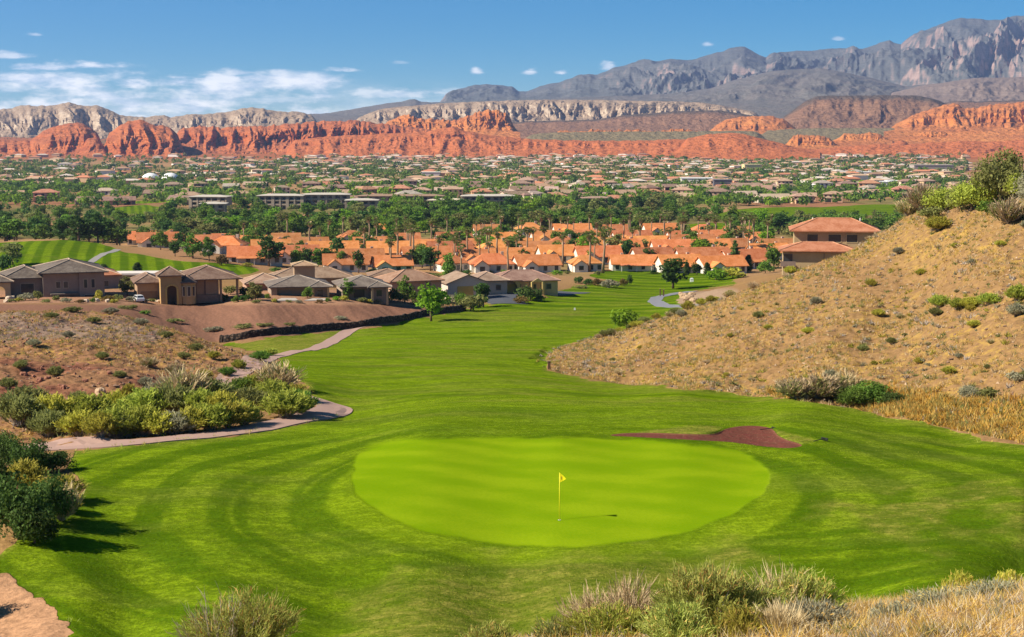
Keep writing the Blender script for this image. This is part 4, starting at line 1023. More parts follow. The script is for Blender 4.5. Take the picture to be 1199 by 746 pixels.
# big two-tier building by the hill
h = thing('lodge', 'two-storey tan lodge with stepped orange-red tiled roofs against the bare hillside', 'building', place(965, 318, -1.5), rad(-9))
m = MB(); m.box(-8.4, 9, 0, 9, -3, 5.3); m.box(-6.0, 11, 7, 17, 5.3, 9.2); tint(m.build('wall', M_WALL, h), (.42, .31, .16))
m = MB(); hp = hip(m, -8.4, 6, -.2, 8, 5.5, 1.5, .9); tint(m.build('lower_roof', M_TILE, h), (.50, .165, .07)); caps(h, hp, (.6, .26, .13))
m = MB(); hp = hip(m, -6.0, 11, 7, 17, 9.2, 2.4, 1.0); tint(m.build('upper_roof', M_TILE, h), (.50, .165, .07)); caps(h, hp, (.6, .26, .13))
for x in (-5.4, -3.4): window(h, x, .3, 1.3, 1.5, 0, (.62, .5, .32))
for x, w in ((-2.2, 2.2), (2.4, 2.6), (6, 2.2)): window(h, x, 7.0, w, 1.6, 7, (.5, .38, .2))
m = MB(); m.box(-8.9, -5.8, -1.3, 0, 2.4, 2.65); m.box(-8.9, -5.8, -1.3, -1.2, 2.65, 3.5); tint(m.build('balcony', M_TRIM, h), (.22, .16, .13))
window(h, -7.4, 2.7, 1.7, 2.2, 0, (.2, .15, .12))
m = MB(); m.box(-.1, .1, -.12, -.004, -3, 5.4); tint(m.build('downpipe', M_TRIM, h), (.24, .18, .12))
for x in (-2, 4, 8): m = MB(); m.ring([(.18, 0), (.18, .6), (0, .6)], 8, (x, 13.2, 11.2)); tint(m.build('roof_vent', M_TRIM, h), (.65, .6, .55))

# ---- orange-tiled villas: patterns, then copies
WHITE = (.72, .66, .57)
def villa(w, d, kind, seed):
    r = random.Random(seed); h = thing('orange_villa', None, None)
    hw, hr = 2.6, 3.0 * d / 9
    m = MB(); m.box(-w / 2, w / 2, 0, d, -2, hw)
    if kind != 'hip': gable_end(m, -w / 2, w / 2, 0, d, hw, hr - .03, 'x')
    tint(m.build('wall', M_WALL, h), WHITE)
    m = MB()
    if kind == 'hip': hip(m, -w / 2, w / 2, 0, d, hw, hr, .6)
    else: gable(m, -w / 2, w / 2, 0, d, hw, hr, .6, .22, 'x')
    tint(m.build('roof', M_TILE, h), ORANGER)
    sx = r.choice((-1, 1)); a = sx * w * .26
    if kind in ('wing', 'hip'):
        m = MB(); m.box(a - 2.6, a + 2.6, -3.2, 0, -2, 2.45); gable_end(m, a - 2.6, a + 2.6, -3.2, 1.5, 2.45, 1.65, 'y'); tint(m.build('gabled_wing', M_WALL, h), WHITE)
        m = MB(); gable(m, a - 2.6, a + 2.6, -3.2, 3.2, 2.45, 1.7, .4, .2, 'y'); tint(m.build('wing_roof', M_TILE, h), ORANGER)
        window(h, a, .6, 1.9, 1.6, -3.2, (.7, .66, .6))
    else:
        m = MB(); m.face([(-w * .35, -2.6, 2.1), (w * .3, -2.6, 2.1), (w * .3, -.6, 2.7), (-w * .35, -.6, 2.7)]); m.face([(-w * .35, -2.6, 1.9), (-w * .35, -.6, 2.5), (w * .3, -.6, 2.5), (w * .3, -2.6, 1.9)]); m.face([(-w * .35, -2.6, 1.9), (w * .3, -2.6, 1.9), (w * .3, -2.6, 2.1), (-w * .35, -2.6, 2.1)])
        tint(m.build('patio_roof', M_TILE, h), ORANGER)
        for x in (-w * .33, -w * .02, w * .28): m = MB(); m.box(x - .17, x + .17, -2.55, -2.2, -2, 1.95); tint(m.build('patio_post', M_TRIM, h), WHITE)
    for x in np.linspace(-w * .4, w * .4, 4):
        if kind != 'patio' and abs(x - a) < 3: continue
        window(h, x, .4, 1.5, 1.7, 0, (.6, .56, .5))
    m = MB(); m.box(-a - .5, -a + .5, d * .62, d * .62 + .8, hw + hr * .4, hw + hr + .7); tint(m.build('chimney', M_WALL, h), (.55, .40, .30))
    return h
VPROTO = [villa(15, 9, 'patio', 1), villa(17, 9.5, 'wing', 2), villa(13, 9, 'wing', 3), villa(12, 8.5, 'hip', 4), villa(20, 9, 'patio', 5), villa(16, 10, 'hip', 6)]
VROWS = [
 ('front row beside the fairway', 478, [(300, 4, 9), (405, 1, 8), (463, 2, 12), (535, 3, 22), (579, 5, 6), (634, 1, 18), (686, 3, 10), (747, 4, 5), (803, 0, 14), (850, 1, 20)]),
 ('second row', 515, [(265, 3, -6), (345, 1, 10), (427, 0, 12), (500, 1, 14), (560, 2, 12), (602, 0, 9), (655, 2, 14), (702, 1, 12), (770, 0, 15), (828, 1, 10), (880, 0, 24)]),
 ('third row', 556, [(250, 1, 10), (318, 0, 12), (390, 4, 10), (466, 4, 8), (528, 1, 14), (585, 3, 12), (628, 1, 9), (676, 0, 15), (733, 2, 12), (790, 1, 8), (838, 0, 12), (905, 1, 12)]),
 ('fourth row', 604, [(186, 1, 14), (232, 2, 10), (290, 0, 10), (362, 1, 12), (440, 1, 14), (505, 0, 12), (552, 2, 10), (610, 1, 12), (662, 3, 8), (712, 1, 12), (762, 4, 10), (815, 1, 12), (862, 2, 15), (915, 0, 12)]),
 ('fifth row below the tree belt', 655, [(165, 0, 12), (205, 3, 12), (262, 1, 12), (335, 2, 10), (415, 3, 12), (480, 2, 12), (535, 1, 14), (590, 0, 12), (648, 1, 12), (692, 2, 10), (745, 1, 10), (800, 0, 12), (845, 1, 12), (890, 2, 10)]),
 ('last row among the tall palms', 715, [(300, 2, 12), (458, 1, 12), (570, 2, 10), (625, 3, 10), (672, 1, 10), (722, 2, 12), (775, 1, 12), (825, 3, 12), (870, 0, 12)]),
]
ORD = ['first', 'second', 'third', 'fourth', 'fifth', 'sixth', 'seventh', 'eighth', 'ninth', 'tenth', 'eleventh', 'twelfth', 'thirteenth', 'fourteenth', 'fifteenth', 'sixteenth', 'seventeenth', 'eighteenth', 'nineteenth']
TENS = ['', '', 'twenty', 'thirty', 'forty', 'fifty', 'sixty', 'seventy', 'eighty', 'ninety']
def nth(i):
    if i < 19: return ORD[i]
    n = i + 1; t_, u = divmod(n, 10)
    if n >= 100: return f'{n}th'
    return (TENS[t_] + '-' + ORD[u - 1]) if u else TENS[t_][:-1] + 'ieth'
VDESC = ['with patio', 'with gabled wing', 'with short wing', 'with hipped roof', 'long with patio', 'with broad hips']
_used = set()
for row, D, lst in VROWS:
    for i, (px, k, rz) in enumerate(lst):
        o = VPROTO[k] if k not in _used else copy_tree(VPROTO[k]); _used.add(k)
        o.location = place(px + RNG.uniform(-3, 3), D + RNG.uniform(-9, 9), .2); o.rotation_euler[2] = rad(rz); s = RNG.uniform(.9, 1.06) * (.9 if D < 500 else 1); o.scale = (s * RNG.uniform(.9, 1), s, s)
        tag(o, f'orange-roofed villa {VDESC[k]}, {nth(i)} from left in the {row}', 'villa', 'orange-roofed villas beyond the fairway')
        f = RNG.uniform(.66, 1.18)
        for c in o.children:
            if 'roof' in c.name: c.color = (ORANGER[0] * f, ORANGER[1] * f * RNG.uniform(.88, 1.28), ORANGER[2] * f, 1)
for k in range(len(VPROTO)):
    if k not in _used:
        for c in list(VPROTO[k].children_recursive): bpy.data.objects.remove(c)
        bpy.data.objects.remove(VPROTO[k])

# ---- apartment blocks
def apartment(px, D, bays, floors, rz, lab, roofc=(.50, .45, .38), wall=(.36, .28, .21)):
    h = thing('apartment_block', lab, 'apartment block', place(px, D, .3), rad(rz), 'long apartment blocks beyond the tree belt')
    bw, fh, d = 5.2, 3.0, 14; w = bays * bw; H = floors * fh
    m = MB(); m.box(-w / 2, w / 2, 1.6, d, -1.5, H)
    for i in range(bays + 1):
        x = -w / 2 + i * bw; a = 1.1 if i % 2 == 0 else .5
        m.box(x - a, x + a, 0, 1.6, -1.5, H + (.4 if i % 2 == 0 else 0))
    tint(m.build('wall', M_WALL, h), wall)
    m = MB()
    for f in range(1, floors): m.box(-w / 2 + 1.1, w / 2 - 1.1, .25, 1.6, f * fh - .15, f * fh + .9)
    tint(m.build('balcony_parapet', M_WALL, h), tuple(c * 1.15 for c in wall))
    m = MB(); hip(m, -w / 2 - .5, w / 2 + .5, 0, d, H + .4, 1.1, .9, .3); tint(m.build('roof', M_WALL, h), roofc)
    for i in range(bays):
        for f in range(floors): window(h, -w / 2 + (i + .5) * bw, f * fh + .4 + (.6 if f else 0), 2.2, 1.7 - (.3 if f else 0), 1.6, (.4, .33, .27))
    return h
apartment(245, 1085, 5, 3, -8, 'tan apartment block nearest the left end of the apartment row, with pale roof')
apartment(250, 1010, 3, 2, 4, 'short two-storey tan apartment block in front of the leftmost apartment block')
apartment(329, 1085, 6, 3, -4, 'three-storey tan apartment block just left of the row centre')
apartment(383, 1090, 6, 3, 2, 'three-storey tan apartment block with pale parapet, middle of the apartment row')
apartment(424, 1060, 4, 2, 2, 'lower tan apartment block adjoining the middle of the apartment row')
apartment(470, 1150, 12, 2, 1, 'very long low apartment block with brown roof behind the apartment row', (.30, .19, .12))
apartment(523, 1100, 5, 2, -6, 'pale cream apartment block right of the long brown roofed block', (.58, .50, .36), (.55, .45, .28))
apartment(572, 1100, 7, 3, 3, 'three-storey apartment block at the right end of the apartment row')
apartment(700, 1130, 4, 2, 3, 'dark windowed two-storey block standing alone in the tree belt', (.34, .22, .16), (.30, .2, .16))

# ---- twin white domed tents
M_TENT = solid('white_membrane', (.82, .82, .80), .6, .04)
for px, lab in ((179, 'white arched fabric dome, the closer to the red buttes of the twin domes'), (202, 'white arched fabric dome, twin nearer the apartment blocks')):
    h = thing('domed_hall', lab, 'dome', place(px, 1900, 0), 0, 'twin white domes in the valley')
    m = MB(); m.ring([(11.5, -1), (11.5, 1.6), (10.8, 4.2), (9, 6.6), (6.2, 8.6), (3, 9.7), (0, 10)], 24); m.build('membrane', M_TENT, h, True)
    m = MB(); m.ring([(11.7, -1), (11.7, 1.2), (11.45, 1.2)], 24); tint(m.build('base_wall', M_WALL, h), (.5, .48, .45))
    m = MB(); m.box(-2, 2, -12.4, -11, -1, 3.4); tint(m.build('entrance', M_WALL, h), (.2, .2, .22))

# ---- town houses: patterns with windows cut into their own wall pieces
def town_house(w, d, kind, seed, two=False):
    r = random.Random(seed); h = thing('town_house', None, None); hw = 5.4 if two else 2.9
    m = MB(); m.box(-w / 2, w / 2, 0, d, -2, hw); a = r.choice((-1, 1)) * w * .25
    m.box(a - 3, a + 3, -3, 0, -2, 2.8)
    if kind == 'gable': gable_end(m, -w / 2, w / 2, 0, d, hw, d * .22, 'x')
    m.mat(1)
    for x in np.linspace(-w * .38, w * .38, 4):
        if abs(x - a) > 3.6: m.box(x - .8, x + .8, -.04, -.003, .7, 2.2)
        if two: m.box(x - .8, x + .8, -.04, -.003, 3.5, 4.9)
    m.box(a - 2.2, a + 2.2, -3.04, -3.003, -.2, 2.1)
    tint(m.build('wall', [M_WALL, M_DARK], h), (.42, .31, .20))
    m = MB()
    if kind == 'gable': gable(m, -w / 2, w / 2, 0, d, hw, d * .22 + .05, .5, .2, 'x')
    else: hip(m, -w / 2, w / 2, 0, d, hw, d * .2, .6)
    tint(m.build('roof', M_TILE, h), TANR)
    m = MB(); hip(m, a - 3, a + 3, -3, 2, 2.8, 1.1, .4); tint(m.build('garage_roof', M_TILE, h), TANR)
    return h
TPROTO = [town_house(15, 10, 'hip', 1), town_house(18, 11, 'hip', 2), town_house(14, 10, 'gable', 3), town_house(14, 10, 'hip', 4, True), town_house(22, 11, 'gable', 5), town_house(16, 11, 'hip', 6, True)]
TUSED = set()
# ------------------------------------------------------------------ trees and shrubs with a place of their own
KM = {}
def spx(px, py, wpx, hpx, key, name, label, cat, group=None, D0=60, D1=3000, wf=1.05):
    p = hit(px, py, D0, D1); D = p.y; p.z -= .05
    if key.startswith('brush') and wpx > 30: hpx *= .86
    return plant(name, key, p, hpx * D / F, label, cat, group, wpx * D / F / wf)
TR = [ # px, base py, width, height, pattern, D0, label
 (505,376,44,46,'broad_bright',255,'bright yellow-green tree standing alone on the fairway edge by the stone wall'),
 (734,386,46,36,'bush_bright',225,'rounded bright green bush-like tree where the fairway meets the bare hillside'),
 (788,338,38,42,'tall_dark',380,'dark bushy pine casting shade at the far right end of the fairway'),
 (621,352,36,26,'bush_juniper',320,'dark green tree in front of the yellow stucco house, beside the road'),
 (551,364,40,34,'bush_olive',292,'grey-olive tree overhanging the end of the stone wall'),
 (566,360,26,34,'tall_dark',300,'dark upright tree at the wall end beside the asphalt road'),
 (315,312,40,38,'broad_dark',430,'large dark tree at the right end of the striped golf slope'),
 (346,314,20,26,'tall_mid',420,'slim green tree, first of four in a line before the orange villas'),
 (360,314,20,27,'tall_dark',420,'slim green tree, second of four in a line before the orange villas'),
 (372,315,20,26,'tall_mid',420,'slim green tree, third of four in a line before the orange villas'),
 (384,316,22,30,'tall_dark',420,'slim green tree, last of four in a line before the orange villas'),
 (400,318,18,26,'tall_mid',420,'slender green tree behind the lookout tower house'),
 (420,320,18,30,'tall_dark',415,'narrow dark tree right of the lookout tower house'),
 (484,316,26,26,'broad_dark',430,'dark tree, left one of the dense pair before the villa front row'),
 (504,317,32,30,'broad_dark',430,'dark tree, right one of the dense pair before the villa front row'),
 (430,298,34,24,'broad_dark',500,'round dark tree between the second and third villa rows'),
 (526,330,22,36,'tall_mid',340,'upright green tree behind the garden shrubs of the pinkish roofed house'),
 (205,302,18,22,'broad_dark',470,'dark tree at the top of the striped golf slope beside a white gabled villa'),
 (226,304,30,28,'broad_mid',465,'broad green tree in front of the villas above the striped slope'),
 (245,306,22,24,'broad_dark',460,'dark spreading tree above the striped slope, beside the broad green tree'),
 (260,311,16,20,'bush_rust',440,'bare-looking greyish tree at the right edge of the striped slope'),
 (121,319,16,10,'cypress',400,'small dark conifer at the foot of the striped slope'),
 (161,319,14,12,'cypress',400,'small dark conifer behind the flat white shed'),
 (652,306,24,22,'broad_mid',500,'round green tree between villas of the first and second row'),
 (668,306,16,30,'tall_dark',500,'tall dark tree among the palms in the second villa row'),
 (690,314,14,22,'tall_mid',470,'slim green tree before the third villa from the palm cluster'),
 (722,300,16,12,'bush_mid',505,'small round tree against a white gabled villa wall'),
 (733,316,14,16,'broad_mid',462,'small lollipop tree in front of a long orange villa roof'),
 (804,322,10,16,'cypress',445,'small dark cypress just right of the bushy pine'),
 (816,322,16,16,'tall_dark',450,'dark rounded conifer, second right of the bushy pine'),
 (828,322,12,15,'cypress',450,'dark cypress, third right of the bushy pine'),
 (860,318,20,36,'pine',430,'tall dark pine between the villas and the lodge'),
 (876,318,14,20,'cypress',430,'small dark conifer just right of the tall dark pine'),
 (906,318,26,34,'tall_mid',390,'tall olive-green tree against the left wall of the lodge'),
 (896,320,26,22,'bush_mid',385,'bushy green tree left of the lodge'),
 (838,328,34,20,'bush_bright',400,'bright willow-like bush at the foot of the bare hillside near the dark cypresses'),
 (858,326,36,20,'bush_yellow',395,'yellow-green willow bush between the bright bush and the lodge'),
 (824,303,40,26,'broad_dark',535,'big dark tree among the villas at the right end of the rows'),
 (806,304,22,18,'bush_dark',530,'dark rounded tree beside the big dark tree at the right villa rows'),
 (15,310,34,30,'broad_olive',330,'olive tree behind the dark stucco house roof at the frame edge'),
 (408,351,20,26,'tall_mid',262,'upright green tree between the two low grey roofed houses'),
 (299,352,22,24,'broad_olive',262,'olive tree just left of the low grey roofed house with the wide garage'),
 (474,354,24,30,'broad_mid',270,'round green tree at the right end of the grey roofed pair'),
 (149,346,22,24,'broad_olive',280,'olive tree between the dark stucco house and the turreted one'),
 (286,349,16,16,'broad_dark',270,'small dark tree beside the porch of the turreted house'),
 (2,318,30,30,'bush_dark',320,'dark bush behind the porch of the dark stucco house'),
]
for px, py, w, h_, key, D0, lab in TR:
    nm = {'broad': 'broadleaf_tree', 'tall': 'upright_tree', 'pine': 'pine_tree', 'cypress': 'cypress_tree', 'bush': 'bushy_tree'}[key.split('_')[0]]
    spx(px, py, w, h_, key, nm, lab, 'tree', None, D0, wf={'broad': .8, 'tall': .62, 'pine': .55, 'cypress': .3, 'bush': 1.05}[key.split('_')[0]])

CN_ = {'sage': 'grey-green', 'olive': 'olive', 'yellow': 'yellow-green', 'rust': 'rusty brown', 'dark': 'dark green', 'mid': 'green', 'bright': 'bright green'}
# garden shrubs round the terrace houses
GS = [(30,352,20,14,'sage'),(66,352,12,12,'olive'),(44,351,12,20,'olive'),(116,352,14,20,'yellow'),(127,353,18,12,'rust'),(138,352,14,14,'olive'),(147,342,22,20,'olive'),(153,353,16,9,'sage'),(180,353,16,8,'olive'),(192,354,16,8,'yellow'),(218,353,14,8,'olive'),(236,354,18,8,'rust'),(262,352,16,14,'dark'),(270,345,20,20,'olive'),(291,352,14,14,'dark'),(302,351,16,22,'olive'),(313,350,10,10,'mid'),(360,349,20,19,'mid'),(393,352,14,8,'bright'),(402,352,16,9,'yellow'),(412,350,10,12,'yellow'),(438,352,18,26,'olive'),(450,354,22,22,'mid'),(462,354,18,24,'dark'),(471,354,18,26,'olive'),(482,353,20,20,'mid'),(495,350,24,24,'olive'),(516,352,22,22,'olive'),(530,356,20,16,'sage'),(540,358,22,24,'mid'),(610,355,20,12,'rust'),(632,353,14,12,'dark')]
for i, (px, py, w, h_, c) in enumerate(GS):
    key = 'bush_' + c
    spx(px, py, w, h_, key, 'garden_shrub', f'{ {"sage":"grey-green","olive":"olive","yellow":"yellow-green","rust":"rusty brown","dark":"dark green","mid":"green","bright":"bright green"}[c]} garden shrub, {nth(i)} from the left along the terrace houses', 'shrub', 'garden shrubs round the terrace houses', 255, 420)
for i, (px, py, w, h_, c) in enumerate([(677,332,14,13,'dark'),(690,334,16,12,'dark'),(700,335,14,14,'rust'),(714,337,24,15,'sage'),(730,335,12,14,'rust'),(737,334,10,18,'dark'),(682,338,18,7,'olive')]):
    spx(px, py, w, h_, 'bush_' + c, 'border_shrub', f'{ {"sage":"grey","rust":"rusty","dark":"dark green","olive":"olive"}[c]} shrub, {nth(i)} from left in the bed before the villas', 'shrub', 'shrubs in the bed before the villas', 330, 470)

FG = [(562,318,14,9,'dark'),(574,320,10,7,'olive'),(590,321,14,8,'mid'),(601,319,9,9,'dark'),(652,322,16,9,'bright'),(664,321,12,8,'olive'),(404,318,16,8,'dark'),(436,320,22,8,'mid'),(452,321,14,6,'olive'),(470,322,18,7,'mid'),(700,322,12,9,'olive'),(765,320,14,6,'mid'),(778,321,10,7,'dark'),(510,324,16,7,'olive'),(322,318,16,8,'mid'),(290,312,20,7,'yellow'),(546,321,14,8,'dark')]
for i, (px, py, w, h_, c) in enumerate(sorted(FG)):
    spx(px, py, w, h_, 'bush_' + c, 'hedge_shrub', f'{CN_[c]} shrub, {nth(i)} from left along the fronts of the front-row villas', 'shrub', 'shrubs along the front-row villas', 410, 500)
EXTRA = [(22,353,12,7,'yellow'),(54,354,14,7,'olive'),(78,354,16,9,'sage'),(94,355,14,7,'rust'),(108,354,10,9,'mid'),(134,355,12,8,'yellow'),(170,354,10,7,'sage'),(204,355,12,7,'rust'),(228,355,12,8,'olive'),(248,355,14,7,'sage'),(276,354,14,12,'mid'),(284,353,12,10,'dark'),(322,354,10,7,'yellow'),(338,354,9,6,'olive'),(374,355,12,7,'rust'),(384,354,10,9,'mid'),(424,354,12,11,'olive'),(432,355,12,8,'yellow'),(444,356,14,10,'sage'),(488,357,18,13,'olive'),(505,357,16,15,'mid'),(522,359,16,14,'dark'),(300,355,12,8,'olive'),(350,355,12,6,'sage'),(14,354,12,8,'olive')]
for i, (px, py, w, h_, c) in enumerate(sorted(EXTRA)):
    spx(px, py, w, h_, 'bush_' + c, 'edge_shrub', f'low {CN_[c]} shrub, {nth(i)} from left on the very edge of the house terrace', 'shrub', 'low shrubs on the terrace edge', 250, 340)
# the tree belt and the trees among villas
BW = {'dark': 'dark', 'mid': 'green', 'olive': 'grey-olive', 'bright': 'bright green'}
def scatter(n, gen, sep, tries=40):
    out = []
    for _ in range(n):
        for _ in range(tries):
            q = gen()
            if q is None: continue
            if all((q[0] - o[0]) ** 2 + ((q[1] - o[1])) ** 2 > sep * sep for o in out): out.append(q); break
    return out
def infield(x, y):
    return float(samp(m_grass, x, y)) > .3
def belt(px0, px1, D0, D1, n, h0, h1, zone, pal, sep=6.5, seed=1):
    r = random.Random(seed)
    def gen():
        px = r.uniform(px0, px1); D = math.sqrt(r.uniform(D0 * D0, D1 * D1)); x = (px - CX) / F * D
        if infield(x, D): return None
        return (x, D, px)
    L = sorted(scatter(n, gen, sep), key=lambda q: q[2])
    for i, (x, y, px) in enumerate(L):
        c = r.choice(pal); tall = r.random() < .18 and c in ('mid', 'dark'); key = ('tall_' if tall else 'broad_') + c
        hh = r.uniform(h0, h1); w = hh * r.uniform(1.1, 1.7)
        plant('broadleaf_tree', key, Vector((x, y, float(zg(x, y)) - .2)), hh, f'{BW[c]} {"upright" if tall else "rounded"} tree, {nth(i)} from left {zone}', 'tree', 'trees of the valley belt', w, r)
PALA = ['dark', 'dark', 'mid', 'mid', 'mid', 'mid', 'olive', 'bright']
belt(-30, 130, 560, 700, 26, 9, 13, 'in the dense grove behind the striped golf slope', ['dark', 'dark', 'mid', 'olive'], 6, 1)
belt(130, 300, 610, 780, 24, 7, 12, 'in the grove above the leftmost villas', PALA, 7, 2)
belt(-30, 240, 760, 1000, 26, 7, 12, 'in the far grove below the twin domes', PALA, 9, 3)
belt(240, 460, 690, 800, 44, 8, 12.5, 'in the near belt below the apartment row', PALA, 6.5, 4)
belt(240, 460, 800, 1040, 28, 8, 12, 'at the foot of the apartment row', PALA, 8, 5)
belt(460, 680, 740, 860, 46, 8, 13, 'in the near belt behind the middle villas', PALA, 6.5, 6)
belt(460, 680, 860, 1090, 42, 8, 13, 'in the far belt behind the middle villas', PALA, 8, 7)
belt(680, 860, 760, 900, 24, 7, 12, 'in the near belt behind the palms', PALA, 7, 8)
belt(680, 860, 900, 1120, 26, 8, 12.5, 'in the far belt behind the palms', ['dark', 'dark', 'mid', 'olive'], 8, 9)
belt(860, 1075, 600, 840, 44, 8, 12.5, 'in the grove behind the lodge', PALA, 7, 10)
def among(px0, px1, D0, D1, n, zone, seed):
    r = random.Random(seed)
    L = sorted(scatter(n, lambda: (lambda px, D: ((px - CX) / F * D, D, px))(r.uniform(px0, px1), r.uniform(D0, D1)), 9), key=lambda q: q[2])
    for i, (x, y, px) in enumerate(L):
        c = r.choice(PALA); hh = r.uniform(5.5, 9.5)
        plant('courtyard_tree', 'broad_' + c, Vector((x, y, float(zg(x, y)))), hh, f'{BW[c]} courtyard tree, {nth(i)} from left among the {zone}', 'tree', 'trees between the villas', hh * r.uniform(.9, 1.3), r)
among(180, 450, 500, 690, 26, 'left orange villas', 21); among(450, 680, 500, 690, 32, 'middle orange villas', 22); among(680, 900, 500, 690, 28, 'right orange villas', 23)
r = random.Random(5); pl = []
for px0, px1, D0, D1, n in ((296, 440, 540, 700, 10), (440, 560, 480, 700, 18), (560, 700, 490, 720, 28), (700, 800, 560, 740, 18), (800, 905, 520, 740, 22)):
    for _ in range(n): pl.append((r.uniform(px0, px1), r.uniform(D0, D1)))
for px, D in ((595, 472), (706, 474), (573, 490), (457, 476), (286, 600), (690, 480), (540, 474)): pl.append((px, D))
pl.sort()
for i, (px, D) in enumerate(pl):
    hh = r.uniform(9, 13.5)
    plant('palm_tree', 'palm', at(px, D), hh, f'tall fan palm, {nth(i)} from left among palms rising over the orange roofs', 'palm tree', 'fan palms among the villas', hh * 1.35, r)

# ------------------------------------------------------------------ town houses one by one, then the far town as one mass
TC = [((.52,.36,.21),(.42,.26,.155)),((.60,.43,.27),(.50,.33,.21)),((.64,.52,.36),(.36,.22,.15)),((.40,.26,.17),(.28,.165,.115)),((.70,.60,.48),(.56,.42,.30)),((.55,.34,.2),(.52,.21,.11)),((.76,.70,.62),(.46,.36,.29))]
TN = ['tan', 'light brown', 'cream', 'dark brown', 'pale', 'reddish', 'white walled']
def town(rows, zone_of, seed):
    r = random.Random(seed); spots = []
    for D, px0, px1, prob in rows:
        px = px0
        while px < px1:
            px += (21 + r.uniform(0, 12)) * F / D * .92
            if r.random() > prob * (.55 if px < 330 and D > 1240 else 1): continue
            DD_ = D + r.uniform(-14, 14); x = (px - CX) / F * DD_
            if infield(x, DD_): continue
            spots.append((px, x, DD_, D))
    by = {}
    for s in spots: by.setdefault((s[3], zone_of(s[0])), []).append(s)
    for (D, z), L in by.items():
        for i, (px, x, y, _) in enumerate(sorted(L)):
            k = r.randrange(6); c = r.choices(range(7), (4, 4, 2, 3, 2, 2, 1.5))[0]
            if D < 1240 and px < 480 : k = r.choice((2, 4)); c = 3
            src = TPROTO[k]; o = src if k not in TUSED else copy_tree(src); TUSED.add(k)
            o.location = (x, y, float(zg(x, y)) + .2); o.rotation_euler[2] = rad(r.choice((-12, -5, 0, 6, 14, 40))); s_ = r.uniform(1.0, 1.28); o.scale = (s_, s_, s_ * r.uniform(.95, 1.1))
            for ch in o.children: tint(ch, tuple(v * r.uniform(.9, 1.1) for v in (TC[c][1] if 'roof' in ch.name else TC[c][0])))
            tag(o, f'{TN[c]} town house, {nth(i)} from left in street row {nth(ROWI[D])}, {z}', 'house', 'town houses beyond the tree belt')
TROWS = [(1185, 70, 215, .9), (1195, 285, 470, .95), (1210, 640, 1075, .55), (1270, -20, 1085, .62), (1340, -20, 1090, .66), (1420, 20, 1095, .7), (1510, -20, 1100, .72), (1610, 240, 1100, .75)]
ROWI = {d: i for i, (d, *_r) in enumerate(TROWS)}
town(TROWS, lambda px: 'below the twin domes' if px < 240 else 'behind the apartment row' if px < 640 else 'beyond the palms' if px < 860 else 'beside the bare hillside', 31)
for k, o in enumerate(TPROTO):
    if k not in TUSED:
        for c in list(o.children_recursive): bpy.data.objects.remove(c)
        bpy.data.objects.remove(o)

rng = np.random.default_rng(77)
def mass(n, D0, D1, px0=-420, px1=1130, dens=None):
    px = rng.uniform(px0, px1, n * 3); D = np.sqrt(rng.uniform(D0 ** 2, D1 ** 2, n * 3)); x = (px - CX) / F * D
    ok = samp(m_grass, x, D) < .3
    if dens is not None: ok &= rng.uniform(0, 1, n * 3) < dens(px, D, x)
    x, D = x[ok][:n], D[ok][:n]
    return x, D, zg(x, D)
def dens_h(px, D, x):
    d = .75 + .5 * fbm(x / 180, D / 260, 123, 3)
    d = np.where((px < 360) & (D > 1640), d * .45, d); d = np.where((px < 230) & (D > 2100), d * .35, d)
    return d * np.where((D > 3050) & ~((px > 400) & (px < 760)), .35, 1)
x, y, z = mass(1950, 1660, 3500, dens=dens_h)
w = rng.uniform(7, 13, len(x)); d = rng.uniform(5.5, 8, len(x)); a = rng.uniform(-.5, .5, len(x)); hw = rng.choice([2.8, 2.8, 3., 5.6], len(x)); hr = rng.uniform(1.4, 2.4, len(x))
ca_, sa_ = np.cos(a), np.sin(a)
def cor(sx, sy, zz): return np.stack([x + ca_ * sx - sa_ * sy, y + sa_ * sx + ca_ * sy, zz], -1)
B = [cor(i * w, j * d, z - 1.5) for i, j in ((-1, -1), (1, -1), (1, 1), (-1, 1))]; T = [cor(i * w, j * d, z + hw) for i, j in ((-1, -1), (1, -1), (1, 1), (-1, 1))]
E = [cor(i * (w + .6), j * (d + .6), z + hw) for i, j in ((-1, -1), (1, -1), (1, 1), (-1, 1))]; R = [cor(i * (w - d) * .9, 0, z + hw + hr) for i in (-1, 1)]
V = np.stack(B + T + E + R, 1); base = (np.arange(len(x)) * 14)[:, None, None]
fw = np.array([(0, 1, 5, 4), (1, 2, 6, 5), (2, 3, 7, 6), (3, 0, 4, 7)]); fr = np.array([(8, 9, 13, 12), (9, 10, 13, 13), (10, 11, 12, 13), (11, 8, 12, 12)])
Qs = np.concatenate([base + fw, base + fr], 1).reshape(-1, 4)
cw = rng.integers(0, 4, len(x)); cr = rng.integers(4, 9, len(x)); mi = np.concatenate([np.repeat(cw[:, None], 4, 1), np.repeat(cr[:, None], 4, 1)], 1).ravel()
FM = [solid('far_wall', c, .9, .1, .1) for c in ((.56,.38,.22),(.66,.50,.33),(.42,.27,.17),(.78,.72,.64))] + [solid('far_roof', c, .9, .1, .1) for c in ((.44,.27,.16),(.52,.35,.22),(.32,.19,.12),(.52,.21,.11),(.56,.48,.40))]
# triangles are stored as quads with a repeated corner: drop the repeat
Vf = V.reshape(-1, 3); me = bpy.data.meshes.new('distant_houses')
me.from_pydata(Vf.tolist(), [], [tuple(dict.fromkeys(q)) for q in Qs.tolist()])
for m_ in FM: me.materials.append(m_)
me.polygons.foreach_set('material_index', mi.astype(np.int32)); me.update()
tag(link(bpy.data.objects.new('distant_houses', me)), 'tiny tan and white houses spread across the far valley town', 'town', None, 'stuff')
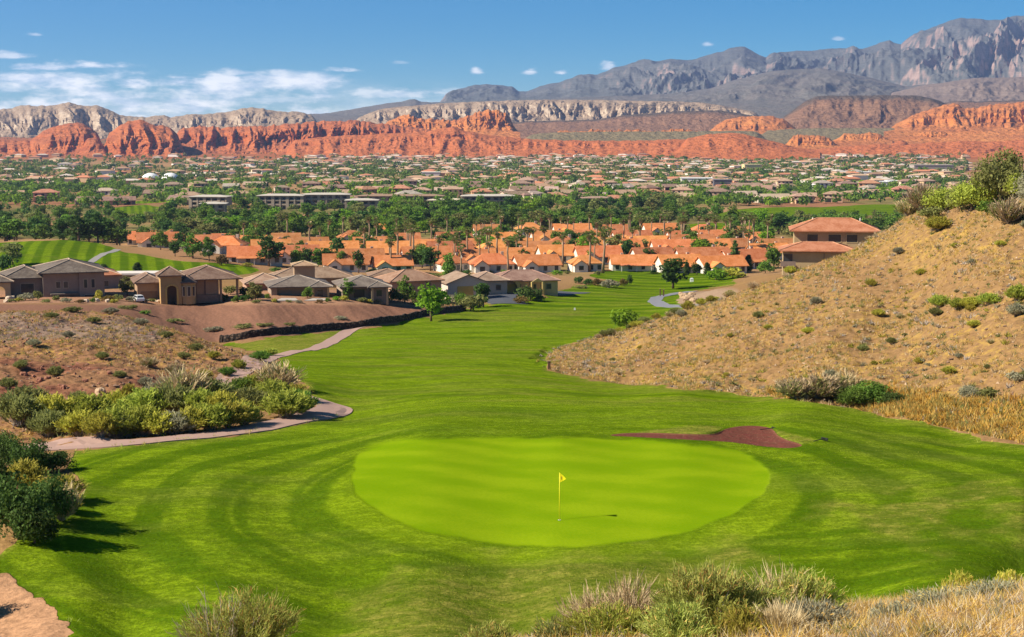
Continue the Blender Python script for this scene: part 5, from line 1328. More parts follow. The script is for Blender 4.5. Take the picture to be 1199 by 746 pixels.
# larger flat-roofed buildings of the far town
for i, (px, D, w_, d_, hh, c, lab) in enumerate([(815,1680,34,20,8,(.74,.70,.62),'white flat-roofed hall beyond the tan town houses'),(1000,2050,40,18,6,(.76,.74,.70),'long white flat roof among distant red roofs'),(880,2250,26,16,12,(.72,.55,.28),'yellow block standing tall in the distant town'),(1090,2300,60,22,11,(.40,.34,.30),'long dark commercial block in the distant town by the hillside crest'),(655,2000,26,18,6,(.45,.14,.09),'low dark red roofed hall in the distant town'),(505,1950,24,16,7,(.72,.66,.58),'pale hall in the town below the red cliffs'),(1030,1640,22,16,5,(.78,.77,.75),'white shed in the open ground beside the hillside crest'),(1050,1650,24,16,5,(.79,.78,.76),'white shed, right of its white neighbour by the hillside crest'),(845,1560,18,14,9,(.10,.10,.12),'dark glassy building among tan houses beyond the palms')]):
    h = thing('town_hall', lab, 'building', place(px, D, 0), rad(RNG.uniform(-8, 8)))
    m = MB(); m.box(-w_ / 2, w_ / 2, 0, d_, -2, hh); tint(m.build('wall', M_WALL, h), c)
    m = MB(); m.box(-w_ / 2 - .5, w_ / 2 + .5, -.5, d_ + .5, hh, hh + .6); tint(m.build('roof', M_WALL, h), tuple(min(.8, v * 1.15 + .05) for v in c))
    for k in range(int(w_ / 8)): window(h, -w_ / 2 + 4 + k * 8, 1, 3, 2, 0, c)
def dens_t(px, D, x):
    d = .55 + .75 * fbm(x / 130, D / 200, 223, 3)
    d = np.where((D > 1900) & (D < 2500) & (px > 380), d * 1.3, d); d = np.where((px < 330) & (D > 2500), d * .35, d)
    d = np.where((D > 2650) & (D < 3000), d * 1.6, d)
    return d * np.where(D > 3150, .3, 1.)
def tree_mass(name, n, D0, D1, per, size, hr_, lab, dens, mats):
    x, y, z = mass(n, D0, D1, dens=dens); n = len(x)
    h = rng.uniform(*hr_, n); r_ = h * rng.uniform(.42, .68, n)
    dd = ball(n * per, rng).reshape(n, per, 3); dd[..., 2] = dd[..., 2] * .8 + .15
    C = np.stack([x, y, z + h * .5], -1)[:, None] + dd * np.stack([r_, r_, h * .5], -1)[:, None] * rng.uniform(.55, 1.1, (n, per, 1))
    P = cards(C.reshape(-1, 3), unit(dd.reshape(-1, 3) + rng.normal(size=(n * per, 3)) * .4), np.repeat(size * h, per), 1., rng)
    mi = np.repeat(rng.integers(0, len(mats), n), per)
    tag(link(bpy.data.objects.new(name, mesh_np(name, P, quads(P), False, mats, mi))), lab, 'trees', None, 'stuff')
tree_mass('distant_trees', 3000, 1130, 1750, 42, .19, (4.5, 9), 'green trees scattered through the nearer streets of the town', dens_t, [LEAF['dark'], LEAF['mid'], LEAF['mid'], LEAF['bright']])
tree_mass('far_treetops', 5400, 1750, 3500, 26, .23, (4.5, 9.5), 'small dark treetops spread through the far valley town', dens_t, [LEAF['dark'], LEAF['mid'], LEAF['mid'], LEAF['olive']])
tree_mass('belt_undergrowth', 2000, 640, 1120, 60, .16, (2.2, 5), 'low green growth filling the tree belt beneath the taller crowns', lambda px, D, x: .3 + .9 * fbm(x / 40, D / 60, 74, 3), [LEAF['dark'], LEAF['mid'], LEAF['olive']])
def dens_s(px, D, x): return .5 + .8 * fbm(x / 90, D / 200, 323, 3)
tree_mass('desert_scrub', 3400, 3000, 5200, 8, .4, (2.5, 4.5), 'dark scrub dotting the red desert below the cliffs', dens_s, [LEAF['dark'], LEAF['olive']])

# ------------------------------------------------------------------ shrubs of the left bank
CN = {'yellow': 'yellow-green', 'olive': 'olive', 'lush': 'leafy green', 'sage': 'grey sage', 'mid': 'green', 'juniper': 'dark green', 'dark': 'dark green', 'bright': 'bright green', 'twig': 'dry twiggy', 'wispy': 'wispy tan'}
def shrubs(name, L, zone, group, D0, D1):
    L = sorted(L)
    for i, (px, py, w, h_, c) in enumerate(L):
        key = c if c in ('twig', 'wispy') else c if '_' in c else 'brush_' + c
        spx(px, py, w, h_, key, name, f'{CN[c.split("_")[-1]]} shrub, {nth(i)} from left {zone}', 'shrub', group, D0, D1)
shrubs('desert_shrub', [(95,512,52,40,'yellow'),(58,512,50,40,'olive'),(135,512,62,44,'lush'),(118,511,40,36,'yellow'),(165,510,56,44,'lush'),(186,510,50,35,'yellow'),(206,508,46,33,'sage'),(222,506,50,37,'yellow'),(245,504,56,40,'lush'),(268,501,54,38,'yellow'),(286,498,40,34,'lush'),(150,511,40,35,'olive')], 'in the front row along the cart path', 'shrubs lining the cart path', 80, 108)
shrubs('desert_shrub', [(22,500,60,50,'olive'),(60,498,60,46,'yellow'),(105,497,64,44,'lush'),(135,494,50,44,'yellow'),(172,492,64,46,'lush'),(205,490,60,50,'olive'),(235,490,60,42,'lush'),(262,492,56,42,'yellow'),(215,474,66,50,'wispy'),(248,472,50,36,'olive'),(192,470,46,34,'sage'),(152,468,26,20,'yellow'),(290,478,50,30,'olive'),(30,478,54,32,'olive')], 'in the back row above the cart path', 'shrubs behind the path row', 84, 128)
shrubs('desert_shrub', [(335,489,62,40,'lush'),(352,484,40,34,'mid'),(318,474,52,36,'lush'),(300,462,40,30,'lush'),(326,458,56,38,'wispy'),(285,462,36,26,'mid'),(346,470,36,26,'yellow'),(312,448,34,16,'olive')], 'in the clump inside the bend of the path', 'shrubs inside the path bend', 98, 128)
shrubs('desert_shrub', [(266,440,20,12,'mid'),(280,432,18,12,'lush'),(305,422,26,12,'mid'),(316,417,22,10,'lush'),(240,446,24,14,'yellow')], 'beside the middle stretch of path', 'low shrubs by the middle path', 118, 200)
shrubs('hill_shrub', [(65,441,20,14,'olive'),(25,432,18,12,'olive'),(92,470,22,14,'olive'),(170,452,18,12,'sage'),(120,420,16,9,'olive'),(40,405,18,9,'sage'),(80,395,16,8,'sage'),(175,430,24,14,'wispy'),(140,442,16,9,'olive'),(205,440,26,18,'wispy'),(10,455,22,14,'olive'),(110,378,18,8,'olive'),(60,372,18,7,'olive'),(165,380,18,8,'sage'),(195,395,18,8,'olive'),(230,410,18,9,'olive'),(130,366,20,8,'sage'),(85,366,22,8,'olive'),(250,420,18,10,'yellow'),(215,420,16,9,'olive')], 'on the bare red and tan mound', 'shrubs on the bare mound', 100, 200)
shrubs('bank_shrub', [(285,384,28,9,'bush_olive'),(310,382,22,8,'bush_olive'),(250,388,26,10,'bush_sage'),(205,378,26,10,'bush_olive'),(150,362,24,10,'bush_olive'),(170,368,20,8,'bush_mid'),(340,381,18,7,'bush_olive'),(400,374,20,7,'bush_sage')], 'on the brown bank above the stone wall', 'shrubs on the brown bank', 206, 300)
shrubs('tall_shrub', [(22,632,92,112,'thicket_juniper'),(-14,600,80,110,'thicket_juniper'),(55,615,70,92,'thicket_juniper'),(68,588,62,40,'yellow'),(34,556,62,66,'thicket_dark'),(4,548,60,70,'thicket_juniper'),(72,610,50,52,'wispy'),(62,552,56,40,'thicket_dark'),(28,575,56,46,'yellow'),(40,636,70,70,'thicket_juniper'),(80,600,34,30,'yellow'),(-48,716,60,80,'thicket_juniper'),(-70,680,60,80,'thicket_juniper')], 'in the tall dark thicket at the fairway edge', 'thicket at the fairway edge', 50, 100)
# ------------------------------------------------------------------ right hillside
shrubs('hillside_shrub', [(1020,473,76,38,'thicket_mid'),(1000,474,44,30,'thicket_mid'),(1048,473,46,22,'thicket_juniper'),(958,467,62,32,'wispy'),(985,468,44,36,'wispy'),(930,466,50,26,'wispy'),(972,447,20,16,'sage'),(1135,466,36,24,'thicket_sage'),(1158,464,36,20,'bush_olive'),(1192,446,30,18,'bush_sage')], 'along the foot of the bare hillside', 'shrubs at the hillside foot', 84, 125)
shrubs('crest_shrub', [(1170,238,78,92,'thicket_olive'),(1108,248,62,46,'thicket_lush'),(1138,247,60,52,'thicket_lush'),(1080,247,46,34,'wispy'),(1062,252,30,22,'wispy'),(1195,232,50,44,'thicket_lush'),(1125,245,40,44,'thicket_olive'),(1150,242,50,60,'thicket_lush'),(1180,262,50,34,'wispy'),(1098,270,30,18,'yellow'),(1160,250,40,24,'bush_mid'),(1090,256,30,26,'bush_olive'),(1215,240,60,60,'thicket_sage')], 'crowding the crest of the bare hillside', 'shrubs on the hillside crest', 110, 185)
shrubs('hillside_shrub', [(1100,360,26,16,'lush'),(1120,362,20,14,'lush'),(1138,360,26,14,'yellow'),(1158,357,30,15,'lush'),(1190,370,24,16,'sage'),(1192,352,30,20,'lush')], 'in the bright line halfway up the hillside', 'bright shrubs halfway up', 100, 175)
r = random.Random(19); hs = []
while len(hs) < 84:
    px = r.uniform(690, 1260); py = r.uniform(262, 470); p = hit(px, py, 86, 200)
    if samp(hillR, p.x, p.y) < .9 or any(abs(px - a[0]) < 12 and abs(py - a[1]) < 6 for a in hs): continue
    sz = r.uniform(8, 17); hs.append((px, py, sz, sz * r.uniform(.5, .75), r.choice(('olive', 'sage', 'yellow', 'yellow', 'twig', 'olive', 'wispy'))))
for lo_, hi_, z in ((250, 330, 'on the upper bare hillside'), (330, 385, 'on the middle of the bare hillside'), (385, 425, 'on the lower bare hillside'), (425, 480, 'on the lowest slope of the bare hillside')):
    shrubs('hillside_bush', [q for q in hs if lo_ <= q[1] < hi_], z, 'small shrubs dotting the bare hillside', 86, 200)

# ------------------------------------------------------------------ the knoll in front: detailed shrubs
def fine(name, kind, px, D, wpx, toppy, label, seed, leaf='lush', n=5200):
    p = at(px, D); _, s = p2ts(px, toppy); hgt = max(.25, float(s) * D - p.z); w = wpx * D / F
    o = thing(name, label, 'shrub', p - Vector((0, 0, .05)), 0, 'shrubs on the near knoll')
    if kind in ('brush', 'mixed'):
        lv, st = brush(seed, n, w * .5, hgt, .013, .15 * min(1.2, max(.6, hgt)), .8, .4); part('stems', pm('stems', st, LEAF['lav']), o)
        nq = len(lv) // 4; mi = (np.random.default_rng(seed).uniform(0, 1, nq) < (.16 if hgt > .6 else .10)) & (lv.reshape(-1, 4, 3)[:, :, 2].mean(1) > hgt * .62)
        part('foliage', mesh_np('foliage', lv, quads(lv), False, [LEAF[leaf], LEAF['straw']], mi), o)
    if kind in ('twig', 'mixed'):
        lv, st = twigs(seed + 1, 1500 if kind == 'twig' else 800, w * .52, hgt * 1.02, .009)
        if kind == 'mixed': lv[:, 0] = lv[:, 0] * .8 - w * .18; st[:, 0] = st[:, 0] * .8 - w * .18
        part('dry_stalks', pm('dry_stalks', np.concatenate([lv, st]), LEAF['tan' if seed != 401 else 'lav']), o)
    return o
fine('rabbitbrush', 'mixed', 275, 25, 150, 692, 'half green, half bare grey-twigged shrub alone at the bottom edge of the turf', 401, 'fore')
fine('rabbitbrush', 'twig', 700, 22.5, 90, 694, 'dry tan twiggy shrub, left one of the two bare bushes on the knoll', 403)
fine('rabbitbrush', 'twig', 742, 22, 70, 676, 'tall bleached dry shrub between the tan twiggy one and the green ones', 405)
fine('rabbitbrush', 'brush', 722, 21, 130, 712, 'low olive shrub under the dry tan stalks', 407, 'lush')
fine('rabbitbrush', 'brush', 835, 20.5, 130, 660, 'big bright green feathery shrub at the centre of the knoll', 409, 'fore', 7500)
fine('rabbitbrush', 'mixed', 872, 21, 120, 672, 'green shrub with pale dry tops beside the big feathery one', 411, 'fore', 6000)
fine('rabbitbrush', 'mixed', 945, 22, 118, 667, 'straw-tipped spreading shrub right of the big green ones', 413, 'fore', 5200)
fine('rabbitbrush', 'brush', 800, 18.5, 110, 706, 'low green shrub in front of the big feathery one', 415, 'fore')
fine('rabbitbrush', 'brush', 880, 18.5, 110, 716, 'low yellow-green shrub at the bottom edge before the straw-tipped one', 417, 'yellow')
fine('rabbitbrush', 'brush', 965, 19.5, 100, 716, 'low grey lavender sage shrub before the straw-tipped one', 419, 'sage', 4200)
fine('rabbitbrush', 'twig', 925, 18.5, 60, 720, 'small brown dry bush between two low shrubs on the knoll', 421)
fine('rabbitbrush', 'brush', 1140, 27, 46, 668, 'small yellow shrub standing out on the knoll crest', 423, 'yellow', 1800)
fine('rabbitbrush', 'brush', 1198, 28, 40, 668, 'yellow shrub on the knoll crest at the frame edge', 425, 'yellow', 1800)
fine('rabbitbrush', 'brush', 1125, 21, 120, 708, 'broad low grey sage on the straw-coloured knoll', 427, 'sage', 4200)
fine('rabbitbrush', 'brush', 1185, 21, 90, 700, 'low grey sage on the knoll beside the frame edge', 429, 'sage', 3600)
fine('rabbitbrush', 'brush', 1060, 19, 60, 728, 'tiny grey-green sage among straw grass on the knoll', 431, 'sage', 2000)
fine('rabbitbrush', 'brush', 572, 22, 80, 727, 'low green tuft-like shrub at the bottom edge beside bare earth', 433, 'fore', 3000)
fine('rabbitbrush', 'brush', 655, 22.5, 70, 722, 'low olive shrub beside the bare earth patch', 435, 'olive', 2600)

# ------------------------------------------------------------------ grass and stones nobody could count
def tufts(name, xs, ys, hgt, nb, width, mats, lab, spread=.5, seed=1, which=None):
    g = np.random.default_rng(seed); n = len(xs); zs = zg(xs, ys)
    b = np.repeat(np.stack([xs, ys, zs - .02], -1), nb, 0); hh = np.repeat(hgt, nb)[:, None]
    b[:, :2] += g.normal(size=(n * nb, 2)) * hh * .28
    d = g.normal(size=(n * nb, 3)) * spread; d[:, 2] = 1
    tip = b + unit(d) * hh * g.uniform(.55, 1.1, (n * nb, 1))
    s = unit(np.cross(d, g.normal(size=(n * nb, 3)))) * np.repeat(width, nb)[:, None] * .5
    m = (b + tip) / 2 + g.normal(size=b.shape) * hh * .05
    P = np.stack([b - s, b + s, tip + s * .15, tip - s * .15], 1).reshape(-1, 3)
    mi = np.repeat(g.integers(0, len(mats), n) if which is None else which, nb)
    return tag(link(bpy.data.objects.new(name, mesh_np(name, P, quads(P), False, mats, mi))), lab, 'grass', None, 'stuff')
g = np.random.default_rng(5)
def pick(n, px0, px1, py0, py1, D0, D1, ok):
    X, Y = [], []
    t0, t1 = (px0 - CX) / F, (px1 - CX) / F
    D = np.sqrt(g.uniform(D0 * D0, D1 * D1, n)); x = g.uniform(t0, t1, n) * D
    k = ok(x, D); return x[k], D[k]
x, y = pick(85000, 590, 1450, 0, 0, 86, 235, lambda x, y: (samp(m_grass, x, y) < .2) & ((x > .09 * y) | (samp(hillR, x, y) > .05)) & ((samp(hillR, x, y) > .05) | (x < .11 * y)) & (g.uniform(0, 1, len(x)) < .25 + .9 * sstep(-.2, .5, fbm(x / 6, y / 9, 401, 3))))
tufts('hillside_bunch_grass', x, y, g.uniform(.12, .45, len(x)), 8, np.full(len(x), .045), [LEAF['straw'], LEAF['straw'], LEAF['tan'], LEAF['olive']], 'golden bunch grass covering the bare hillside', .7, 2)
x, y = pick(18000, -260, 350, 0, 0, 90, 205, lambda x, y: (samp(_lefth, x, y) > .5) & (samp(_red, x, y) < g.uniform(0, 1, len(x))) & (g.uniform(0, 1, len(x)) < .3 + .7 * sstep(-.2, .5, fbm(x / 6, y / 9, 403, 3))))
tufts('mound_bunch_grass', x, y, g.uniform(.15, .4, len(x)), 8, np.full(len(x), .06), [LEAF['straw'], LEAF['straw'], LEAF['tan'], LEAF['olive']], 'dry bunch grass on the mound above the cart path', .7, 3)
x, y = pick(70000, 470, 1400, 0, 0, 12, 46, lambda x, y: (g.uniform(0, 1, len(x)) < .25 + .9 * sstep(-.4, .4, fbm(x / 1.2, y / 1.6, 405, 3))) & ((x / y > -.02) | (y < 30)))
x2, y2 = pick(2600, 640, 1400, 0, 0, 14, 32, lambda x, y: (x / y > .06) & (g.uniform(0, 1, len(x)) < sstep(.0, .45, fbm(x / 1.6, y / 1.2, 409, 3))))
tufts('knoll_scrub', x2, y2, g.uniform(.10, .24, len(x2)), 26, np.full(len(x2), .012), [LEAF['sage'], LEAF['lav'], LEAF['olive']], 'low grey scrub mixed into the straw grass of the knoll', 1.1, 14)
tufts('knoll_grass', x, y, g.uniform(.08, .30, len(x)), 5, np.full(len(x), .009), [LEAF['knoll'], LEAF['knoll'], LEAF['straw'], LEAF['tan'], LEAF['lav']], 'straw-coloured dry grass over the near knoll', .8, 4)
x, y = pick(26000, 880, 1400, 0, 0, 80, 115, lambda x, y: ((samp(m_or, x, y) * .9 > g.uniform(0, 1, len(x))) | ((samp(gold, x, y) > .5) & (samp(hillR, x, y) < .99))) & (samp(m_grass, x, y) < .45))
tufts('orange_grass', x, y, g.uniform(.2, .65, len(x)), 9, np.full(len(x), .06), [leafmat('orange_grass_blades', (.42, .20, .025), (.60, .36, .06), .2, .5), LEAF['straw'], LEAF['knoll'], LEAF['olive']], 'tall orange grass at the hillside foot beside the turf', .6, 5)
x, y = pick(9000, -200, 1400, 0, 0, 45, 120, lambda x, y: (samp(m_grass, x, y) > .1) & (samp(m_grass, x, y) < .9) & (samp(m_green, x, y) < .01) & (samp(m_bunk, x, y) < .01))
tufts('turf_edge_grass', x, y, g.uniform(.12, .35, len(x)), 8, np.full(len(x), .03), [LEAF['yellow'], LEAF['straw'], LEAF['fore']], 'ragged uncut grass along the edge of the turf', .7, 6)
x, y = pick(240000, -60, 1260, 0, 0, 46, 108, lambda x, y: (samp(m_grass, x, y) > .9) & (samp(m_green, x, y) < .01) & (samp(_re, x, y) > 1.6) & (samp(m_bunk, x, y) < .01) & (g.uniform(0, 1, len(x)) < .55 + .45 * samp(np.clip(dry, 0, 1), x, y)))
M_TURF2 = leafmat('pale_turf_blades', (.20, .29, .012), (.30, .38, .03), .3, .4)
M_TURF = leafmat('turf_blades', (.080, .155, .004), (.145, .235, .010), .3, .4)
tufts('rough_grass', x, y, g.uniform(.03, .085, len(x)), 3, np.full(len(x), .024), [M_TURF, M_TURF2, LEAF['yellow']], 'tufty uneven grass on the near slopes of the turf', .9, 7, np.where(g.uniform(0, 1, len(x)) < .03 + .3 * samp(np.clip(dry, 0, 1), x, y), 2, (samp(stripe, x, y) + g.normal(size=len(x)) * .25 > .05).astype(int)))
def stones(name, xs, ys, sz, mats, lab, seed=1):
    g = np.random.default_rng(seed); n = len(xs)
    o = np.array([(1, 0, 0), (-1, 0, 0), (0, 1, 0), (0, -1, 0), (0, 0, 1), (0, 0, -1)], float); fc = np.array([(0, 2, 4), (2, 1, 4), (1, 3, 4), (3, 0, 4), (2, 0, 5), (1, 2, 5), (3, 1, 5), (0, 3, 5)])
    P = (o[None] + g.normal(size=(n, 6, 3)) * .22) * (sz[:, None, None] * np.array((1, 1, .6))) * g.uniform(.6, 1.3, (n, 1, 3)) + np.stack([xs, ys, zg(xs, ys) + sz * .15], -1)[:, None]
    Q = (np.arange(n) * 6)[:, None, None] + fc
    mi = np.repeat(g.integers(0, len(mats), n), 8)
    return tag(link(bpy.data.objects.new(name, mesh_np(name, P.reshape(-1, 3), Q.reshape(-1, 3), False, mats, mi))), lab, 'stones', None, 'stuff')
RK = [solid('tan_stone', (.42, .29, .18), .9, .25, 2.), solid('brown_stone', (.20, .12, .08), .9, .25, 2.), solid('pale_stone', (.55, .43, .31), .9, .2, 2.), solid('red_stone', (.28, .12, .075), .9, .25, 2.)]
x, y = pick(6000, 600, 1450, 0, 0, 86, 225, lambda x, y: (samp(hillR, x, y) > .5) & (g.uniform(0, 1, len(x)) < .3 + .8 * sstep(-.1, .5, fbm(x / 8, y / 10, 407, 3))))
tufts('low_scrub', x, y, g.uniform(.18, .5, len(x)), 22, np.full(len(x), .10), [LEAF['sage'], LEAF['olive'], LEAF['tan'], LEAF['yellow'], LEAF['lav']], 'low grey and olive scrub speckling the bare hillside', 1.0, 8)
x, y = pick(5000, 640, 1450, 0, 0, 88, 220, lambda x, y: samp(hillR, x, y) > .8)
stones('hillside_stones', x, y, g.uniform(.06, .26, len(x)) ** 1.15, RK[:2], 'loose stones scattered over the bare hillside', 3)
x, y = pick(5000, -260, 350, 0, 0, 92, 205, lambda x, y: samp(_lefth, x, y) > .6)
stones('mound_stones', x, y, g.uniform(.05, .22, len(x)), [RK[1], RK[3]], 'loose reddish stones on the mound above the cart path', 4)
# ------------------------------------------------------------------ small things
M_YEL = solid('yellow_paint', (.80, .72, .02), .5, .03); t = NT('yellow_cloth'); M_CLOTH = t.out((.82, .74, .02), .8, None, .1, .45); M_INK = solid('dark_ink', (.22, .13, .02), .7)
fl = thing('golf_flag', 'yellow flagstick with small triangular yellow pennant standing in the green', 'golf flag', hit(655, 609, 55, 90), rad(-38))
m = MB(); m.tube([(0, 0, -.1), (0, 0, 2.14)], [.017, .017], 8); m.build('pole', M_YEL, fl, True)
def pennant(yo, f, z0, z1, x0, x1):
    v = []; n = 6
    for i in range(n + 1):
        k = i / n; x = x0 + (x1 - x0) * k; hh = (z1 - z0) / 2 * (1 - k); zc = (z0 + z1) / 2; w_ = .025 * math.sin(k * 4)
        for s in (1, -1): v += [(x, w_ - .004 * s, zc - hh * f), (x, w_ - .004 * s, zc + hh * f)]
    return v, n
m = MB(); v, n = pennant(0, 1, 1.70, 2.13, .015, .37)
fs = []
for i in range(n):
    a, b = i * 4, i * 4 + 4; fs += [(a, b, b + 1, a + 1), (a + 2, a + 3, b + 3, b + 2), (a, a + 2, b + 2, b), (a + 1, b + 1, b + 3, a + 3)]
m.poly(v, fs); pn = m.build('pennant', M_CLOTH, fl, False)
m = MB(); m.box(.085, .115, -.012, -.006, 1.85, 1.99); m.build('numeral', M_INK, pn)
cp = thing('golf_cup', 'white rimmed cup in the green at the foot of the flagstick', 'golf hole', hit(655, 609, 55, 90) + Vector((0, 0, .012)))
m = MB(); m.ring([(.054, 0), (.064, 0), (.064, .006), (.054, .006), (.054, -.1)], 16); m.build('rim', solid('white_plastic', (.8, .8, .78), .5), cp)
def rake(px, py, rz, lab):
    o = thing('bunker_rake', lab, 'rake', hit(px, py, 70, 100) + Vector((0, 0, .05)), rad(rz), 'rakes by the bunker', .8); bl = M_RAKE
    m = MB(); m.tube([(-.6, 0, .03), (.45, 0, .10)], [.03, .03], 6); m.build('handle', bl, o)
    m = MB(); m.box(.42, .5, -.28, .28, .04, .14); m.build('head', bl, o)
    m = MB()
    for k in range(8): m.box(.43, .47, -.26 + k * .072, -.24 + k * .072, -.06, .05)
    m.build('tines', bl, o)
M_RAKE = solid('black_rubber', (.02, .02, .02), .7)
rake(899, 504, 15, 'black rake lying on the maroon sand at the back of the bunker'); rake(960, 517, 35, 'black rake left on the grass beside the bunker')
M_POST = solid('brown_post', (.14, .075, .045), .85)
for px, py, hh, D0, lab in ((643, 432, .75, 120, 'short brown marker post at the tip of the bare hillside'), (773, 347, 1.7, 280, 'brown post, left of a pair beside the far cart path'), (777, 347, 1.6, 280, 'brown post, right of a pair beside the far cart path'), (803, 360, 1.4, 240, 'dark marker post between the far path and the hillside')):
    o = thing('marker_post', lab, 'post', hit(px, py, D0, 450)); m = MB(); m.box(-.13, .13, -.13, .13, -.2, hh); m.build('shaft', M_POST, o); m = MB(); m.box(-.16, .16, -.16, .16, hh, hh + .1); m.build('cap', solid('post_cap', (.3, .2, .12)), o)
M_WHT = solid('white_enamel', (.82, .82, .80), .4, .03)
for px, py, s, D0, lab in ((673, 363, .35, 200, 'small white tee marker on the far mown fairway'), (645, 340, .9, 300, 'white water cooler box beside the road end'), (810, 330, .9, 380, 'white cooler box on the lawn right of the bushy pine')):
    o = thing('cooler_box' if 'cooler' in lab else 'tee_marker', lab, 'cooler box' if 'cooler' in lab else 'marker', hit(px, py, D0, 520)); m = MB(); m.box(-s * .5, s * .5, -s * .4, s * .4, -.1, s); m.box(-s * .3, s * .3, -s * .25, s * .25, s, s * 1.2); m.build('body', M_WHT, o); m = MB(); m.box(-s * .54, s * .54, -s * .44, s * .44, s * .8, s * .88); m.build('lid', solid('lid_grey', (.5, .5, .5)), o)

# car by the tower house
car = thing('parked_car', 'white sport utility car parked on the drive of the turreted house', 'car', hit(162, 353.5, 250, 300) + Vector((0, 0, -.02)), rad(-62)); car.scale = (.74,) * 3
M_CAR = solid('white_car_paint', (.75, .75, .76), .3, .03, 2., .5); M_BLK = solid('black_tyre', (.02, .02, .02), .9); M_RIM = solid('alloy_rim', (.45, .45, .46), .4); M_LAMP = solid('lamp_glass', (.6, .6, .6), .2)
m = MB(); prof = [(-2.3, .45), (-2.35, .95), (-2.2, 1.08), (-1.2, 1.15), (2.2, 1.15), (2.32, .95), (2.3, .45)]
A_ = [(x, -.92, z) for x, z in prof]; B_ = [(x, .92, z) for x, z in prof]; n = len(prof)
m.poly(A_ + B_, [tuple(range(n)), tuple(range(2 * n - 1, n - 1, -1))] + [(i, n + i, n + (i + 1) % n, (i + 1) % n) for i in range(n)]); m.build('body', M_CAR, car)
m = MB(); prof = [(-1.15, 1.15), (-.45, 1.72), (1.75, 1.75), (2.15, 1.15)]; A_ = [(x, -.84 + .12 * (z > 1.5), z) for x, z in prof]; B_ = [(x, .84 - .12 * (z > 1.5), z) for x, z in prof]
m.poly(A_ + B_, [(0, 1, 2, 3), (7, 6, 5, 4)] + [(i, 4 + i, 4 + (i + 1) % 4, (i + 1) % 4) for i in range(4)]); m.build('cabin', M_CAR, car)
def quad_part(nm, pts, mat):
    m = MB(); c = Vector((.4, 0, .9)); q = [Vector(p) for p in pts]; nrm = (q[1] - q[0]).cross(q[2] - q[0]).normalized()
    if nrm.dot(sum(q, Vector()) / 4 - c) < 0: nrm = -nrm
    m.poly([tuple(p + nrm * .012) for p in q] + [tuple(p - nrm * .004) for p in q], [(0, 1, 2, 3), (7, 6, 5, 4), (0, 4, 5, 1), (1, 5, 6, 2), (2, 6, 7, 3), (3, 7, 4, 0)]); m.build(nm, mat, car)
quad_part('windscreen', [(-1.05, -.74, 1.22), (-1.05, .74, 1.22), (-.52, .66, 1.67), (-.52, -.66, 1.67)], M_GLASS)
quad_part('rear_window', [(2.08, -.7, 1.26), (2.08, .7, 1.26), (1.82, .64, 1.66), (1.82, -.64, 1.66)], M_GLASS)
for s in (-1, 1):
    quad_part('side_window', [(-.85, s * .835, 1.2), (.5, s * .835, 1.2), (.5, s * .745, 1.66), (-.38, s * .745, 1.66)], M_GLASS)
    quad_part('side_window', [(.62, s * .835, 1.2), (1.95, s * .835, 1.2), (1.68, s * .745, 1.66), (.62, s * .745, 1.66)], M_GLASS)
    quad_part('headlight', [(-2.34, s * .5, .75), (-2.34, s * .85, .75), (-2.34, s * .85, .92), (-2.34, s * .5, .92)], M_LAMP)
    for x in (-1.45, 1.45):
        w_ = MB(); w_.tube([(x, s * .70, .36), (x, s * .95, .36)], [.36, .36], 18); wo_ = w_.build('wheel', M_BLK, car); w_ = MB(); w_.tube([(x, s * .94, .36), (x, s * .965, .36)], [.22, .22], 14); w_.build('rim', M_RIM, wo_)

# dry-stone wall at the foot of the brown bank
t = NT('dark_wall_stone'); p = t.pos(); vv = t.voro(p, 2.2); vc = t.n('ShaderNodeTexVoronoi'); t.put(vc.inputs['Vector'], p); vc.inputs['Scale'].default_value = 2.2
M_STONE = t.out(t.mix(t.ramp(vv, .1, .5), t.mix(t.math('FRACT', t.math('MULTIPLY', vc.outputs['Distance'], 7.)), (.13, .085, .06), (.22, .15, .11)), (.04, .03, .025)), .95, t.bump(vv, 1., .1))
WP = [(252,401),(270,400),(300,395),(330,391),(360,388),(400,385),(430,382.5),(470,375),(500,369.5),(522,366),(545,363)]
W_ = [hit(a, b, 205, 330) for a, b in WP]; P = np.array([(q.x, q.y) for q in W_]); sg = np.concatenate([[0], np.cumsum(np.hypot(*np.diff(P, axis=0).T))]); u = np.arange(0, sg[-1], .35)
C = np.stack([np.interp(u, sg, P[:, 0]), np.interp(u, sg, P[:, 1])], 1); ker = np.hanning(31); ker /= ker.sum(); Cp = np.concatenate([np.repeat(C[:1], 15, 0), C, np.repeat(C[-1:], 15, 0)]); C = np.stack([np.convolve(Cp[:, i], ker, 'valid') for i in (0, 1)], 1)
T_ = np.gradient(C, axis=0); T_ /= np.linalg.norm(T_, axis=1, keepdims=True); N_ = np.stack([T_[:, 1], -T_[:, 0]], 1); zb = zg(C[:, 0], C[:, 1]); top = zb + 1.05 + .16 * gnoise(u / .9, u * 0, 3) + .1 * gnoise(u / .3, u * 0, 4)
sec = [(.30, -.5), (.30, .35), (.26, .8), (.16, 1.), (-.2, 1.), (-.3, .5), (-.3, -.5)]; rows = []
for k, (o_, f_) in enumerate(sec):
    q = C + N_ * (o_ + .10 * gnoise(u / .45, u * 0 + k * 3.3, 9))[:, None]; zz = np.where(f_ < 0, zb + f_, zb + (top - zb) * f_); rows.append(np.concatenate([q, zz[:, None]], 1))
V = np.stack(rows, 1); n, k = V.shape[:2]; ix = np.arange(n * k).reshape(n, k); Q = np.stack([ix[:-1, :-1], ix[:-1, 1:], ix[1:, 1:], ix[1:, :-1]], -1).reshape(-1, 4)
